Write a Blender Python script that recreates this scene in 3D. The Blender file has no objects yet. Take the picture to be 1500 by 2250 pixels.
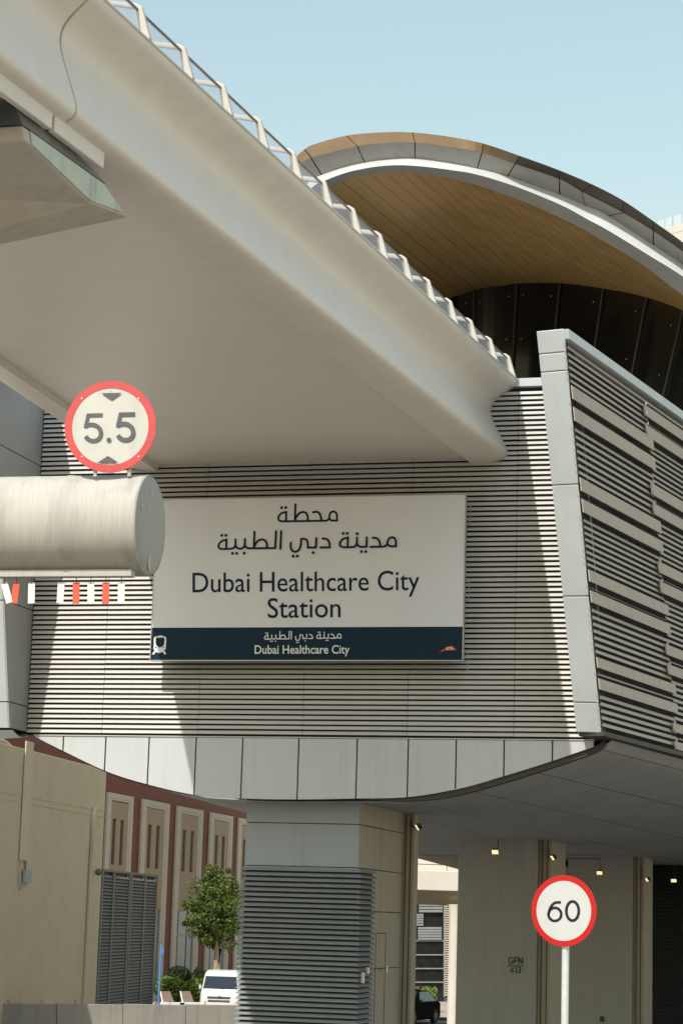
import bpy, bmesh, math, random
from math import sin, cos, tan, radians, pi, sqrt, atan2
from mathutils import Vector, Matrix
random.seed(7)
S = bpy.context.scene
COL = S.collection
V = Vector

# ------------------------------------------------------------------ camera
F = 4900.0                                   # focal length in photo pixels (photo 1500 x 2250)
PITCH, ROLL = radians(10.35), radians(1.7)
CAM = V((0, 0, 5.1))
fwd = V((0, cos(PITCH), sin(PITCH)))
up0 = V((0, -sin(PITCH), cos(PITCH)))
RT = V((1, 0, 0)) * cos(ROLL) + up0 * sin(ROLL)
UP = up0 * cos(ROLL) - V((1, 0, 0)) * sin(ROLL)
cam_data = bpy.data.cameras.new('camera')
cam_data.sensor_fit = 'VERTICAL'
cam_data.sensor_height = 36.0
cam_data.lens = 36.0 * F / 2250.0
cam_data.clip_start = 0.5
cam_data.clip_end = 9000
cam = bpy.data.objects.new('camera', cam_data)
COL.objects.link(cam)
cam.matrix_world = Matrix(((RT.x, UP.x, -fwd.x, CAM.x), (RT.y, UP.y, -fwd.y, CAM.y), (RT.z, UP.z, -fwd.z, CAM.z), (0, 0, 0, 1)))
S.camera = cam

# ------------------------------------------------------------------ sky, sun, exposure
SUN_EL, SUN_AZ = radians(48), radians(29.25 + 180)     # azimuth clockwise from +Y
W = bpy.data.worlds.new('World'); S.world = W; W.use_nodes = True
nt = W.node_tree; nt.nodes.clear()
sky = nt.nodes.new('ShaderNodeTexSky'); sky.sky_type = 'NISHITA'; sky.sun_disc = False
sky.sun_elevation = SUN_EL; sky.sun_rotation = SUN_AZ
sky.altitude = 0; sky.air_density = 2.4; sky.dust_density = 1.5; sky.ozone_density = 1.6
bg = nt.nodes.new('ShaderNodeBackground'); bg.inputs[1].default_value = 0.13
wo = nt.nodes.new('ShaderNodeOutputWorld')
nt.links.new(sky.outputs[0], bg.inputs[0]); nt.links.new(bg.outputs[0], wo.inputs[0])
sd = bpy.data.lights.new('sun', 'SUN'); sd.energy = 2.9; sd.angle = radians(0.5); sd.color = (1, .965, .90)
sun = bpy.data.objects.new('sun', sd); COL.objects.link(sun)
tosun = V((sin(SUN_AZ) * cos(SUN_EL), cos(SUN_AZ) * cos(SUN_EL), sin(SUN_EL)))
sun.rotation_euler = (-tosun).to_track_quat('-Z', 'Y').to_euler()
sun.location = (0, -10, 60)
S.view_settings.view_transform = 'Standard'; S.view_settings.look = 'None'
S.view_settings.exposure = 0.45; S.view_settings.gamma = 1
S.render.engine = 'CYCLES'
S.cycles.max_bounces = 8; S.cycles.diffuse_bounces = 5

# ------------------------------------------------------------------ helpers: projection
def az(d): return V((sin(radians(d)), cos(radians(d)), 0))
def ray(x, y): return (fwd * F + RT * (x - 750) - UP * (y - 1125)).normalized()
def proj(P):
    d = P - CAM; k = F / d.dot(fwd); return (750 + k * d.dot(RT), 1125 - k * d.dot(UP))
class PL:                                              # a plane: point and normal
    def __init__(s, p, n): s.p = V(p); s.n = V(n).normalized()
    def __call__(s, x, y):
        d = ray(x, y); return CAM + d * ((s.p - CAM).dot(s.n) / d.dot(s.n))
    def off(s, k): return PL(s.p + s.n * k, s.n)
def at(x, y, Y):                                       # point seen at pixel x, y at forward distance Y
    d = ray(x, y); return CAM + d * ((Y - CAM.y) / d.y)
def lerp(a, b, t): return a + (b - a) * t
def crom(pts, n=6):                                    # Catmull-Rom through 2D/3D tuples
    out = []
    for i in range(len(pts) - 1):
        p0 = pts[max(i - 1, 0)]; p1 = pts[i]; p2 = pts[i + 1]; p3 = pts[min(i + 2, len(pts) - 1)]
        for k in range(n):
            t = k / n
            out.append(tuple(.5 * (2 * b + (c - a) * t + (2 * a - 5 * b + 4 * c - d) * t * t + (3 * b - a - 3 * c + d) * t ** 3) for a, b, c, d in zip(p0, p1, p2, p3)))
    out.append(tuple(pts[-1])); return out

# ------------------------------------------------------------------ helpers: materials
MATS = {}
def mat(name, col, rough=.6, metal=0., var=.06, scale=2., stretch=(1, 1, 1), bump=0., bscale=60., spec=.4, streak=0., emit=None, alpha=None, wear=None):
    m = bpy.data.materials.new(name); m.use_nodes = True; N = m.node_tree; b = N.nodes['Principled BSDF']
    b.inputs['Base Color'].default_value = (*col, 1); b.inputs['Roughness'].default_value = rough
    b.inputs['Metallic'].default_value = metal; b.inputs['Specular IOR Level'].default_value = spec
    if emit:
        b.inputs['Emission Color'].default_value = (*emit[0], 1); b.inputs['Emission Strength'].default_value = emit[1]
    geo = N.nodes.new('ShaderNodeNewGeometry')
    mp = N.nodes.new('ShaderNodeMapping'); mp.inputs['Scale'].default_value = stretch
    N.links.new(geo.outputs['Position'], mp.inputs[0])
    cur = None
    if var:
        no = N.nodes.new('ShaderNodeTexNoise'); no.inputs['Scale'].default_value = scale; no.inputs['Detail'].default_value = 6; no.inputs['Roughness'].default_value = .62
        N.links.new(mp.outputs[0], no.inputs['Vector'])
        r = N.nodes.new('ShaderNodeMapRange'); r.inputs[1].default_value = .25; r.inputs[2].default_value = .75
        r.inputs[3].default_value = 1 - var; r.inputs[4].default_value = 1 + var
        N.links.new(no.outputs['Fac'], r.inputs[0]); cur = r.outputs[0]
        rr = N.nodes.new('ShaderNodeMapRange'); rr.inputs[1].default_value = .3; rr.inputs[2].default_value = .7
        rr.inputs[3].default_value = max(.02, rough - .08); rr.inputs[4].default_value = min(1, rough + .08)
        N.links.new(no.outputs['Fac'], rr.inputs[0]); N.links.new(rr.outputs[0], b.inputs['Roughness'])
    if streak:                                          # dirt streaks running down
        m2 = N.nodes.new('ShaderNodeMapping'); m2.inputs['Scale'].default_value = (1, 1, .06)
        N.links.new(geo.outputs['Position'], m2.inputs[0])
        n2 = N.nodes.new('ShaderNodeTexNoise'); n2.inputs['Scale'].default_value = 5; n2.inputs['Detail'].default_value = 5
        N.links.new(m2.outputs[0], n2.inputs['Vector'])
        r2 = N.nodes.new('ShaderNodeMapRange'); r2.inputs[1].default_value = .5; r2.inputs[2].default_value = .72
        r2.inputs[3].default_value = 1; r2.inputs[4].default_value = 1 - streak
        N.links.new(n2.outputs['Fac'], r2.inputs[0])
        if cur is None: cur = r2.outputs[0]
        else:
            mu = N.nodes.new('ShaderNodeMath'); mu.operation = 'MULTIPLY'; N.links.new(cur, mu.inputs[0]); N.links.new(r2.outputs[0], mu.inputs[1]); cur = mu.outputs[0]
    if cur is not None:
        mx = N.nodes.new('ShaderNodeVectorMath'); mx.operation = 'SCALE'; mx.inputs[0].default_value = col
        N.links.new(cur, mx.inputs['Scale']); N.links.new(mx.outputs[0], b.inputs['Base Color'])
    if bump:
        nb = N.nodes.new('ShaderNodeTexNoise'); nb.inputs['Scale'].default_value = bscale; nb.inputs['Detail'].default_value = 4
        N.links.new(mp.outputs[0], nb.inputs['Vector'])
        bp = N.nodes.new('ShaderNodeBump'); bp.inputs['Strength'].default_value = bump; bp.inputs['Distance'].default_value = .02
        N.links.new(nb.outputs['Fac'], bp.inputs['Height']); N.links.new(bp.outputs[0], b.inputs['Normal'])
    if alpha is not None: b.inputs['Alpha'].default_value = alpha
    MATS[name] = m; return m

def line_mat(name, col, dark, su, sv, width=.02, rough=.5, metal=0., var=.08, vscale=3., sheen=.4):
    """panel joints drawn by UV (metres): joints every su along u, every sv along v (0 = none)"""
    m = mat(name, col, rough, metal, var, vscale, spec=sheen); N = m.node_tree; b = N.nodes['Principled BSDF']
    uv = N.nodes.new('ShaderNodeUVMap'); sp = N.nodes.new('ShaderNodeSeparateXYZ'); N.links.new(uv.outputs[0], sp.inputs[0])
    fac = None
    for ax, per in ((0, su), (1, sv)):
        if not per: continue
        d = N.nodes.new('ShaderNodeMath'); d.operation = 'PINGPONG'; d.inputs[1].default_value = per / 2; N.links.new(sp.outputs[ax], d.inputs[0])
        l = N.nodes.new('ShaderNodeMath'); l.operation = 'LESS_THAN'; l.inputs[1].default_value = width / 2; N.links.new(d.outputs[0], l.inputs[0])
        if fac is None: fac = l.outputs[0]
        else:
            mx = N.nodes.new('ShaderNodeMath'); mx.operation = 'MAXIMUM'; N.links.new(fac, mx.inputs[0]); N.links.new(l.outputs[0], mx.inputs[1]); fac = mx.outputs[0]
    mc = N.nodes.new('ShaderNodeMix'); mc.data_type = 'RGBA'; mc.inputs[7].default_value = (*dark, 1)
    src = b.inputs['Base Color'].links[0].from_socket
    N.links.new(src, mc.inputs[6]); N.links.new(fac, mc.inputs[0]); N.links.new(mc.outputs[2], b.inputs['Base Color'])
    return m

mat('bridge_white', (.71, .65, .58), .42, 0, .055, 1.1, (.35, 2.2, 2), .06, 25, .45)
mat('pier_concrete', (.50, .455, .385), .75, 0, .10, 1.5, (1, 1, 1), .15, 30, streak=.12)
mat('pier_side', (.50, .54, .46), .6, 0, .12, 2.0, (1, 1, 1), .1, 30, streak=.25)
mat('bearing_grey', (.20, .21, .215), .6, 0, .2, 3)
mat('bearing_dark', (.035, .045, .05), .5, 0, .2, 3)
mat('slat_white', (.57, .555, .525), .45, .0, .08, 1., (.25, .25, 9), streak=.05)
mat('slat_dark', (.03, .03, .028), .7, 0, 0)
mat('panel_white', (.515, .535, .545), .4, 0, .04, .7, streak=.06)
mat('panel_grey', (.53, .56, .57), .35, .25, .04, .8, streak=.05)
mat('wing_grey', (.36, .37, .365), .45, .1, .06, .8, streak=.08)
mat('joint_dark', (.02, .02, .02), .8, 0, 0)
mat('joint_rust', (.25, .2, .17), .8, 0, .1)
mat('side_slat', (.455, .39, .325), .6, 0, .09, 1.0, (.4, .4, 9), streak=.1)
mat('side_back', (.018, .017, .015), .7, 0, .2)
mat('bolt_white', (.5, .5, .48), .4, 0, 0)
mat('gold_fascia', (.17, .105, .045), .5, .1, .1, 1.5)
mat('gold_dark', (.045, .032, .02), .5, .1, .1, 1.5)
mat('roof_grey', (.25, .245, .23), .5, 0, .07, .8, streak=.12)
mat('roof_white', (.55, .57, .57), .35, 0, .03)
mat('roof_lip', (.40, .41, .41), .4, .15, .05)
line_mat('gold_soffit', (.62, .40, .155), (.27, .17, .07), .46, 0, .028, .42, .35, .07, 1.2)
mat('dark_glass', (.011, .011, .0105), .2, 0, 0, 4, spec=.25)
mat('mullion', (.05, .05, .047), .5, .1, .1)
line_mat('soffit_grey', (.41, .395, .37), (.17, .16, .15), 1.5, 2.6, .035, .55, .1, .05, .6)
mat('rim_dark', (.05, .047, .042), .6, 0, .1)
mat('column_grey', (.30, .33, .35), .5, .05, .05, .8, streak=.08)
mat('column_tan', (.36, .31, .25), .65, 0, .08, 1.5, streak=.12)
mat('column_slat', (.225, .24, .245), .5, 0, .09, 1.2, (.4, .4, 9), streak=.08)
mat('concrete_slab', (.33, .325, .31), .8, 0, .08, 1.2, bump=.1, bscale=40, streak=.08)
mat('shaft_tan', (.36, .315, .25), .7, 0, .1, 1.5, streak=.2)
mat('conduit_dark', (.07, .058, .045), .5, 0, .1)
mat('stencil_green', (.03, .055, .035), .7, 0, .1)
mat('dark_wall', (.028, .031, .036), .5, .1, .15, 2)
mat('sign_white', (.665, .67, .70), .45, 0, .045, .6, (1, 1, .3))
mat('sign_navy', (.009, .027, .046), .6, 0, .12, 3, spec=.12)
mat('ink_navy', (.010, .020, .045), .6, 0, 0, spec=.12)
mat('letter_white', (.70, .72, .72), .4, 0, 0)
mat('sign_edge', (.42, .43, .42), .4, .5, .05)
mat('emblem_red', (.45, .04, .04), .4, 0, .05)
mat('galvanised', (.475, .455, .405), .62, 0, .10, 3, (14, 1, .7), .05, 60, spec=.25, streak=.22)
mat('galv_cap', (.30, .285, .26), .5, 0, .14, 5, bump=.15, bscale=6)
mat('faded_red', (.58, .075, .075), .5, 0, .08, 6)
mat('faded_white', (.57, .555, .50), .5, 0, .05, 6, streak=.08)
mat('faded_ink', (.10, .10, .105), .55, 0, .15, 8)
mat('sign_red', (.50, .010, .011), .35, 0, .03)
mat('sign_face', (.55, .55, .54), .4, 0, .04, 3., streak=.06)
mat('digit_ink', (.012, .012, .022), .4, 0, 0)
mat('post_white', (.62, .65, .64), .45, .2, .10, 6, streak=.1)
mat('strip_white', (.82, .78, .72), .5, 0, .05, 6)
mat('strip_red', (.75, .11, .06), .5, 0, .06, 6)
mat('red_granite', (.19, .068, .048), .65, 0, .2, 1.0, spec=.12)
mat('cream_trim', (.52, .45, .35), .7, 0, .06, 1)
mat('tan_panel', (.36, .25, .155), .7, 0, .07, 1, streak=.08)
mat('slot_dark', (.09, .06, .04), .8, 0, .1)
mat('shop_glass', (.10, .15, .14), .2, 0, .45, .5, (1, 1, .4), spec=.2)
mat('frame_metal', (.10, .12, .12), .4, .4, .1)
mat('beige_wall', (.63, .51, .345), .9, 0, .07, .7, bump=.12, bscale=30, streak=.03, spec=.1)
mat('beige_trim', (.65, .53, .365), .8, 0, .05, .7)
mat('gate_brown', (.185, .165, .14), .7, 0, .08, 1)
mat('gate_inner', (.035, .03, .027), .7, 0, .1)
mat('barrier_grey', (.29, .275, .24), .85, 0, .1, 1.2, bump=.15, bscale=20, streak=.2)
mat('blue_paint', (.12, .26, .60), .4, 0, .05)
mat('board_brown', (.17, .115, .085), .6, 0, .1)
mat('board_edge', (.8, .77, .7), .6, 0, 0)
mat('bark', (.42, .31, .20), .85, 0, .25, 6, (1, 1, .3), .3, 30)
def leafmat(name, c, tr=.35):
    m = mat(name, c, .5, 0, .3, 9.); N = m.node_tree; b = N.nodes['Principled BSDF']
    b.inputs['Subsurface Weight'].default_value = 0
    t = N.nodes.new('ShaderNodeBsdfTranslucent'); t.inputs[0].default_value = (c[0] * 1.5, c[1] * 1.6, c[2], 1)
    mx = N.nodes.new('ShaderNodeMixShader'); mx.inputs[0].default_value = tr
    N.links.new(b.outputs[0], mx.inputs[1]); N.links.new(t.outputs[0], mx.inputs[2])
    N.links.new(mx.outputs[0], N.nodes['Material Output'].inputs[0])
leafmat('leaf_bright', (.19, .235, .045)); leafmat('leaf_mid', (.11, .155, .032)); leafmat('leaf_dark', (.045, .075, .02))
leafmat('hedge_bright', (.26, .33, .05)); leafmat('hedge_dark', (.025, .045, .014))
mat('van_white', (.80, .79, .75), .25, 0, .02, spec=.5)
mat('car_black', (.016, .015, .014), .3, 0, .1, spec=0)
mat('car_brown', (.10, .085, .065), .2, .3, .1, spec=.6)
mat('auto_glass', (.02, .026, .03), .06, 0, 0, spec=.7)
mat('rubber', (.015, .015, .015), .8, 0, 0)
mat('chrome', (.55, .56, .57), .2, .9, 0)
mat('lens_clear', (.72, .73, .74), .12, .3, 0)
mat('beacon_orange', (.75, .24, .06), .3, 0, 0)
mat('lamp_black', (.02, .02, .02), .5, 0, 0)
mat('lamp_glow', (.6, .5, .3), .4, 0, 0, emit=((1, .83, .40), .75))
mat('viaduct_white', (.76, .70, .60), .7, 0, .05, 1)
mat('viaduct_tan', (.52, .42, .30), .75, 0, .06, 1)
mat('viaduct_under', (.42, .38, .32), .8, 0, .1, 1)
mat('office_dark', (.012, .014, .015), .15, 0, .2, spec=.5)
mat('office_grey', (.26, .27, .27), .5, .2, .08)
mat('tower_cream', (.55, .52, .46), .8, 0, .05, .3)
mat('unseen_ground_grey', (.15, .145, .135), .9, 0, .15, 1.5)
mat('asphalt', (.07, .066, .06), .9, 0, .15, 1.5, bump=.2, bscale=20)
mat('paving_pink', (.42, .33, .28), .85, 0, .1, 2)
mat('ground_sand', (.40, .35, .285), .95, 0, .12, .4)
mat('kerb_black', (.05, .045, .04), .8, 0, 0); mat('kerb_white', (.6, .58, .52), .8, 0, 0)
mat('frame_cream', (.52, .485, .42), .45, 0, .05, 3)
mat('rail_dark', (.16, .145, .14), .35, .4, .1)
mat('glass_tan', (.50, .43, .35), .35, 0, .06, 1)

gp = bpy.data.materials.new('rail_glass'); gp.use_nodes = True; N = gp.node_tree; N.nodes.clear()
o = N.nodes.new('ShaderNodeOutputMaterial'); mx = N.nodes.new('ShaderNodeMixShader'); mx.inputs[0].default_value = .2
tr = N.nodes.new('ShaderNodeBsdfTransparent'); tr.inputs[0].default_value = (.97, .97, .98, 1)
pb = N.nodes.new('ShaderNodeBsdfPrincipled'); pb.inputs['Base Color'].default_value = (.82, .82, .83, 1); pb.inputs['Roughness'].default_value = .3
N.links.new(tr.outputs[0], mx.inputs[1]); N.links.new(pb.outputs[0], mx.inputs[2]); N.links.new(mx.outputs[0], o.inputs[0]); MATS['rail_glass'] = gp

# ------------------------------------------------------------------ helpers: objects and meshes
def wloc(o):
    p = V((0, 0, 0))
    while o is not None: p = p + V(o.location); o = o.parent
    return p
def tag(o, label=None, cat=None, group=None, kind=None):
    if label: o['label'] = label
    if cat: o['category'] = cat
    if group: o['group'] = group
    if kind: o['kind'] = kind
    return o
def thing(name, label, cat, loc=(0, 0, 0), group=None):
    o = bpy.data.objects.new(name, None); o.empty_display_size = .3; COL.objects.link(o); o.location = loc
    return tag(o, label, cat, group)
class MB:
    def __init__(s): s.v = []; s.f = []; s.m = []; s.uv = {}
    def face(s, pts, mi=0, uv=None):
        i = len(s.v); s.v += [V(p) for p in pts]; s.f.append(list(range(i, i + len(pts)))); s.m.append(mi)
        if uv: s.uv[len(s.f) - 1] = uv
    def mesh(s, vs, fs, mi=0):
        i = len(s.v); s.v += [V(p) for p in vs]
        for f in fs: s.f.append([i + k for k in f]); s.m.append(mi)
    def loft(s, rings, mi=0, close=True, caps=True):
        n = len(rings[0]); i = len(s.v)
        for r in rings: s.v += [V(p) for p in r]
        for a in range(len(rings) - 1):
            for k in range(n if close else n - 1):
                k2 = (k + 1) % n
                s.f.append([i + a * n + k, i + a * n + k2, i + (a + 1) * n + k2, i + (a + 1) * n + k]); s.m.append(mi)
        if caps and close:
            s.f.append([i + k for k in range(n)][::-1]); s.m.append(mi)
            s.f.append([i + (len(rings) - 1) * n + k for k in range(n)]); s.m.append(mi)
    def prism(s, pts, vec, mi=0): s.loft([[V(p) for p in pts], [V(p) + vec for p in pts]], mi)
    def box(s, O, a, b, c, mi=0): O = V(O); s.prism([O, O + a, O + a + b, O + b], c, mi)
    def tube(s, pts, r, n=8, mi=0):
        pts = [V(p) for p in pts]; rings = []
        for k, p in enumerate(pts):
            d = (pts[min(k + 1, len(pts) - 1)] - pts[max(k - 1, 0)]).normalized()
            a = d.cross(V((0, 0, 1)))
            if a.length < .05: a = d.cross(V((1, 0, 0)))
            a.normalize(); b = d.cross(a); rr = r[k] if isinstance(r, (list, tuple)) else r
            rings.append([p + a * cos(2 * pi * j / n) * rr + b * sin(2 * pi * j / n) * rr for j in range(n)])
        s.loft(rings, mi)
    def build(s, name, mats, parent=None, smooth=None, bevel=0, fixn=True, bseg=2):
        if isinstance(mats, str): mats = [mats]
        off = wloc(parent) if parent is not None else V((0, 0, 0))
        me = bpy.data.meshes.new(name); me.from_pydata([p - off for p in s.v], [], s.f)
        for q in mats: me.materials.append(MATS[q])
        for p, mi in zip(me.polygons, s.m): p.material_index = mi
        if s.uv:
            ul = me.uv_layers.new(name='UVMap')
            for fi, uvs in s.uv.items():
                for li, c in zip(me.polygons[fi].loop_indices, uvs): ul.data[li].uv = c
        if fixn:
            bm = bmesh.new(); bm.from_mesh(me); bmesh.ops.remove_doubles(bm, verts=bm.verts, dist=1e-5)
            bmesh.ops.recalc_face_normals(bm, faces=bm.faces); bm.to_mesh(me); bm.free()
        if smooth is not None:
            for p in me.polygons: p.use_smooth = True
            me.set_sharp_from_angle(angle=radians(smooth))
        o = bpy.data.objects.new(name, me); COL.objects.link(o)
        if parent is not None: o.parent = parent
        if bevel:
            md = o.modifiers.new('bevel', 'BEVEL'); md.width = bevel; md.segments = bseg; md.limit_method = 'ANGLE'; md.angle_limit = radians(40)
        return o
def copy_tree(o, parent=None):
    c = o.copy(); COL.objects.link(c); c.parent = parent
    for ch in list(o.children): copy_tree(ch, c)
    return c

# flat lettering: strokes and outlines given in photo pixels, laid on a plane
class INK:
    def __init__(s, plane, step=.0012): s.pl = plane; s.mb = MB(); s.k = 0; s.step = step
    def P(s, x, y, h): return s.pl(x, y) - ray(x, y) * 0 + s.out * h
    def stroke(s, pts, w, mi=0, closed=False, cap=True):
        s.k += 1; h = s.k * s.step; n = len(pts); L = []; R_ = []
        for i in range(n):
            if closed: a, b, c = pts[i - 1], pts[i], pts[(i + 1) % n]
            else: a, b, c = pts[max(i - 1, 0)], pts[i], pts[min(i + 1, n - 1)]
            d1 = V((b[0] - a[0], b[1] - a[1], 0)); d2 = V((c[0] - b[0], c[1] - b[1], 0))
            if d1.length < 1e-6: d1 = d2
            if d2.length < 1e-6: d2 = d1
            d1.normalize(); d2.normalize(); t = d1 + d2
            if t.length < 1e-3: t = d1
            t.normalize(); nn = V((-t.y, t.x, 0)); k = min(2.0, 1 / max(.3, nn.dot(V((-d1.y, d1.x, 0)))))
            L.append((b[0] + nn.x * w / 2 * k, b[1] + nn.y * w / 2 * k)); R_.append((b[0] - nn.x * w / 2 * k, b[1] - nn.y * w / 2 * k))
        q = lambda p: s.P(p[0], p[1], h)
        for i in range(n if closed else n - 1):
            j = (i + 1) % n; s.mb.face([q(L[i]), q(L[j]), q(R_[j]), q(R_[i])], mi)
        if cap and not closed:
            for e, o_ in ((0, 1), (n - 1, n - 2)):
                d = V((pts[e][0] - pts[o_][0], pts[e][1] - pts[o_][1], 0)).normalized(); nn = V((-d.y, d.x, 0))
                arc = [(pts[e][0] + w / 2 * (nn.x * cos(a) + d.x * sin(a)), pts[e][1] + w / 2 * (nn.y * cos(a) + d.y * sin(a))) for a in [pi * k / 6 for k in range(7)]]
                s.mb.face([q(p) for p in arc], mi)
    def fill(s, pts, mi=0):
        s.k += 1; h = s.k * s.step; s.mb.face([s.P(x, y, h) for x, y in pts], mi)
    def out_to(s, name, mats, par):
        o_ = s.mb.build(name, mats, par, fixn=False); s.mb = MB(); return o_
    def dot(s, x, y, r, mi=0, ry=None):
        s.fill([(x + r * cos(2 * pi * k / 20), y + (ry or r) * sin(2 * pi * k / 20)) for k in range(20)], mi)
    def text(s, body, x0, x1, yl, yr, cap, mi=0, bold=0., h=None):
        """a line of text fitted between x0 and x1; baseline from yl to yr; capital height in pixels"""
        cu = bpy.data.curves.new('lettering', 'FONT'); cu.body = body; cu.offset = bold; cu.resolution_u = 4
        ob = bpy.data.objects.new('lettering', cu); COL.objects.link(ob)
        dg = bpy.context.evaluated_depsgraph_get(); me = bpy.data.meshes.new_from_object(ob.evaluated_get(dg))
        bpy.data.objects.remove(ob); bpy.data.curves.remove(cu)
        xs = [v.co.x for v in me.vertices]; a, b = min(xs), max(xs); ch = .729 * 1.0
        s.k += 1; hh = s.k * s.step
        def M(p):
            t = (p.x - a) / (b - a); return s.P(lerp(x0, x1, t), lerp(yl, yr, t) - p.y * cap / CAPH, hh)
        s.mb.mesh([M(v.co) for v in me.vertices], [list(p.vertices) for p in me.polygons], mi)
        bpy.data.meshes.remove(me)
CAPH = .615
def ell(cx, cy, rx, ry, a0=0, a1=360, n=24):
    return [(cx + rx * cos(radians(lerp(a0, a1, k / n))), cy + ry * sin(radians(lerp(a0, a1, k / n)))) for k in range(n + 1)]

UPZ = V((0, 0, 1))
# ------------------------------------------------------------------ frame of the station front
AX = 14.5
n = az(AX); e = az(AX + 90)                  # n points away from the camera, e to the right along the front
FW = PL((0, 50, 0), n)                       # plane of the louvred front
def front(s_, z, d=0): return V((0, 50, 0)) + e * s_ - n * d + UPZ * z       # d metres in front of it
def S_of(x, y, d=0): return (FW.off(-d)(x, y) - V((0, 50, 0))).dot(e)
def Z_of(x, y, d=0): return FW.off(-d)(x, y).z
ZB, ZT = 9.10, 17.02

# ================================================================== GROUND
g = MB(); g.face([(-3000, -800, 0), (3000, -800, 0), (3000, 4000, 0), (-3000, 4000, 0)])
tag(g.build('ground', 'ground_sand'), kind='structure')
g = MB(); g.box((-16, -40, 0), V((34, 0, 0)), V((0, 80, 0)), V((0, 0, 2.55)))
tag(g.build('embankment', 'ground_sand', bevel=.1), kind='structure')
g = MB(); g.face([(-10, -40, 2.556), (2.2, -40, 2.556), (2.2, 40, 2.556), (-10, 40, 2.556)])
tag(g.build('elevated_road', 'asphalt'), kind='structure')

g = MB(); g.face([(-9, 40.5, .005), (60, 40.5, .005), (60, 89.9, .005), (-9, 89.9, .005)])
tag(g.build('unseen_ground', 'unseen_ground_grey'), kind='structure')  # unseen darker ground, added to cut light bouncing onto the underside
# ================================================================== STATION
ST = thing('station_building', 'large metro station with white louvred front, gold curved roof and grey columns', 'station', (0, 52, 0))
# ---- louvred front wall
m = MB(); s0 = S_of(79, 1280); s1 = S_of(1262, 1600) + .35
cuts = [s0] + [-5.51, -3.2, -.745, 1.66, 4.05] + [s1]
pitch = .1148; nsl = int((ZT - ZB) / pitch)
for k in range(nsl):
    z = ZB + .02 + k * pitch
    for a, b in zip(cuts[:-1], cuts[1:]):
        a += .006; b -= .006
        sh = .02
        j1, j2 = random.uniform(-.004, .004), random.uniform(-.0025, .0025)
        prof = [(.002 + j1, pitch * .985), (.014 + j1, pitch * .985), (.068 + j1, .041 + j2), (.068 + j1, .034 + j2), (.010 + j1, .038 + j2)]
        m.loft([[front(a, z + q, d) for d, q in prof], [front(b, z + q, d) for d, q in prof]])
m.face([front(s0 - .4, ZB, -.14), front(s1, ZB, -.14), front(s1, ZT + .1, -.14), front(s0 - .4, ZT + .1, -.14)], 1)
m.face([front(s0 + .004, ZB, -.14), front(s0 + .004, ZB, .0), front(s0 + .004, ZT + .1, .0), front(s0 + .004, ZT + .1, -.14)], 1)
LW = m.build('louvre_wall', ['slat_white', 'slat_dark'], ST)
m = MB()
for a, b in zip(cuts[:-1], cuts[1:]): m.box(front(a + .006, ZT + .01, .075), e * (b - a - .012), n * .7, UPZ * .19)
m.build('wall_coping', 'panel_white', ST, bevel=.008)
# ---- panelled band with its curved lower edge
band = [(78, 1619), (85, 1622), (140, 1650), (240, 1697), (330, 1725), (430, 1747), (535, 1755), (655, 1757), (785, 1755), (895, 1752), (1000, 1735), (1110, 1705), (1215, 1672), (1305, 1641)]
bs = [(S_of(x, y), Z_of(x, y)) for x, y in crom(band, 5)]
def band_z(s_):
    for (a, za), (b, zb) in zip(bs[:-1], bs[1:]):
        if a <= s_ <= b: return lerp(za, zb, (s_ - a) / max(1e-6, b - a))
    return bs[0][1] if s_ < bs[0][0] else bs[-1][1]
bj = [bs[0][0]] + [S_of(x, 1625) for x in (142, 235, 330, 433, 535, 658, 786, 898, 1003, 1108, 1214)] + [bs[-1][0]]
m = MB()
for a, b in zip(bj[:-1], bj[1:]):
    a += .016; b -= .016
    xs = sorted([a, b] + [q for q, _ in bs if a < q < b])
    poly = [front(a, ZB - .03, .06), front(b, ZB - .03, .06)] + [front(q, band_z(q), .06) for q in reversed(xs)]
    m.prism(poly, n * .05)
m.build('fascia_panel', 'panel_white', ST, bevel=.006)
m = MB(); xs = [q for q, _ in bs]
m.face([front(bs[0][0] + .02, ZB - .035, -.0), front(bs[-1][0] - .02, ZB - .035, -.0)] + [front(q, band_z(q) + .004, -.0) for q in reversed(xs[1:-1])])
m.build('fascia_backing', 'joint_dark', ST)
m = MB(); m.box(front(bj[0], ZB - .022, .085), e * (bj[-1] - bj[0]), n * .2, UPZ * .022)
m.build('drip_ledge', 'panel_white', ST)
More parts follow.
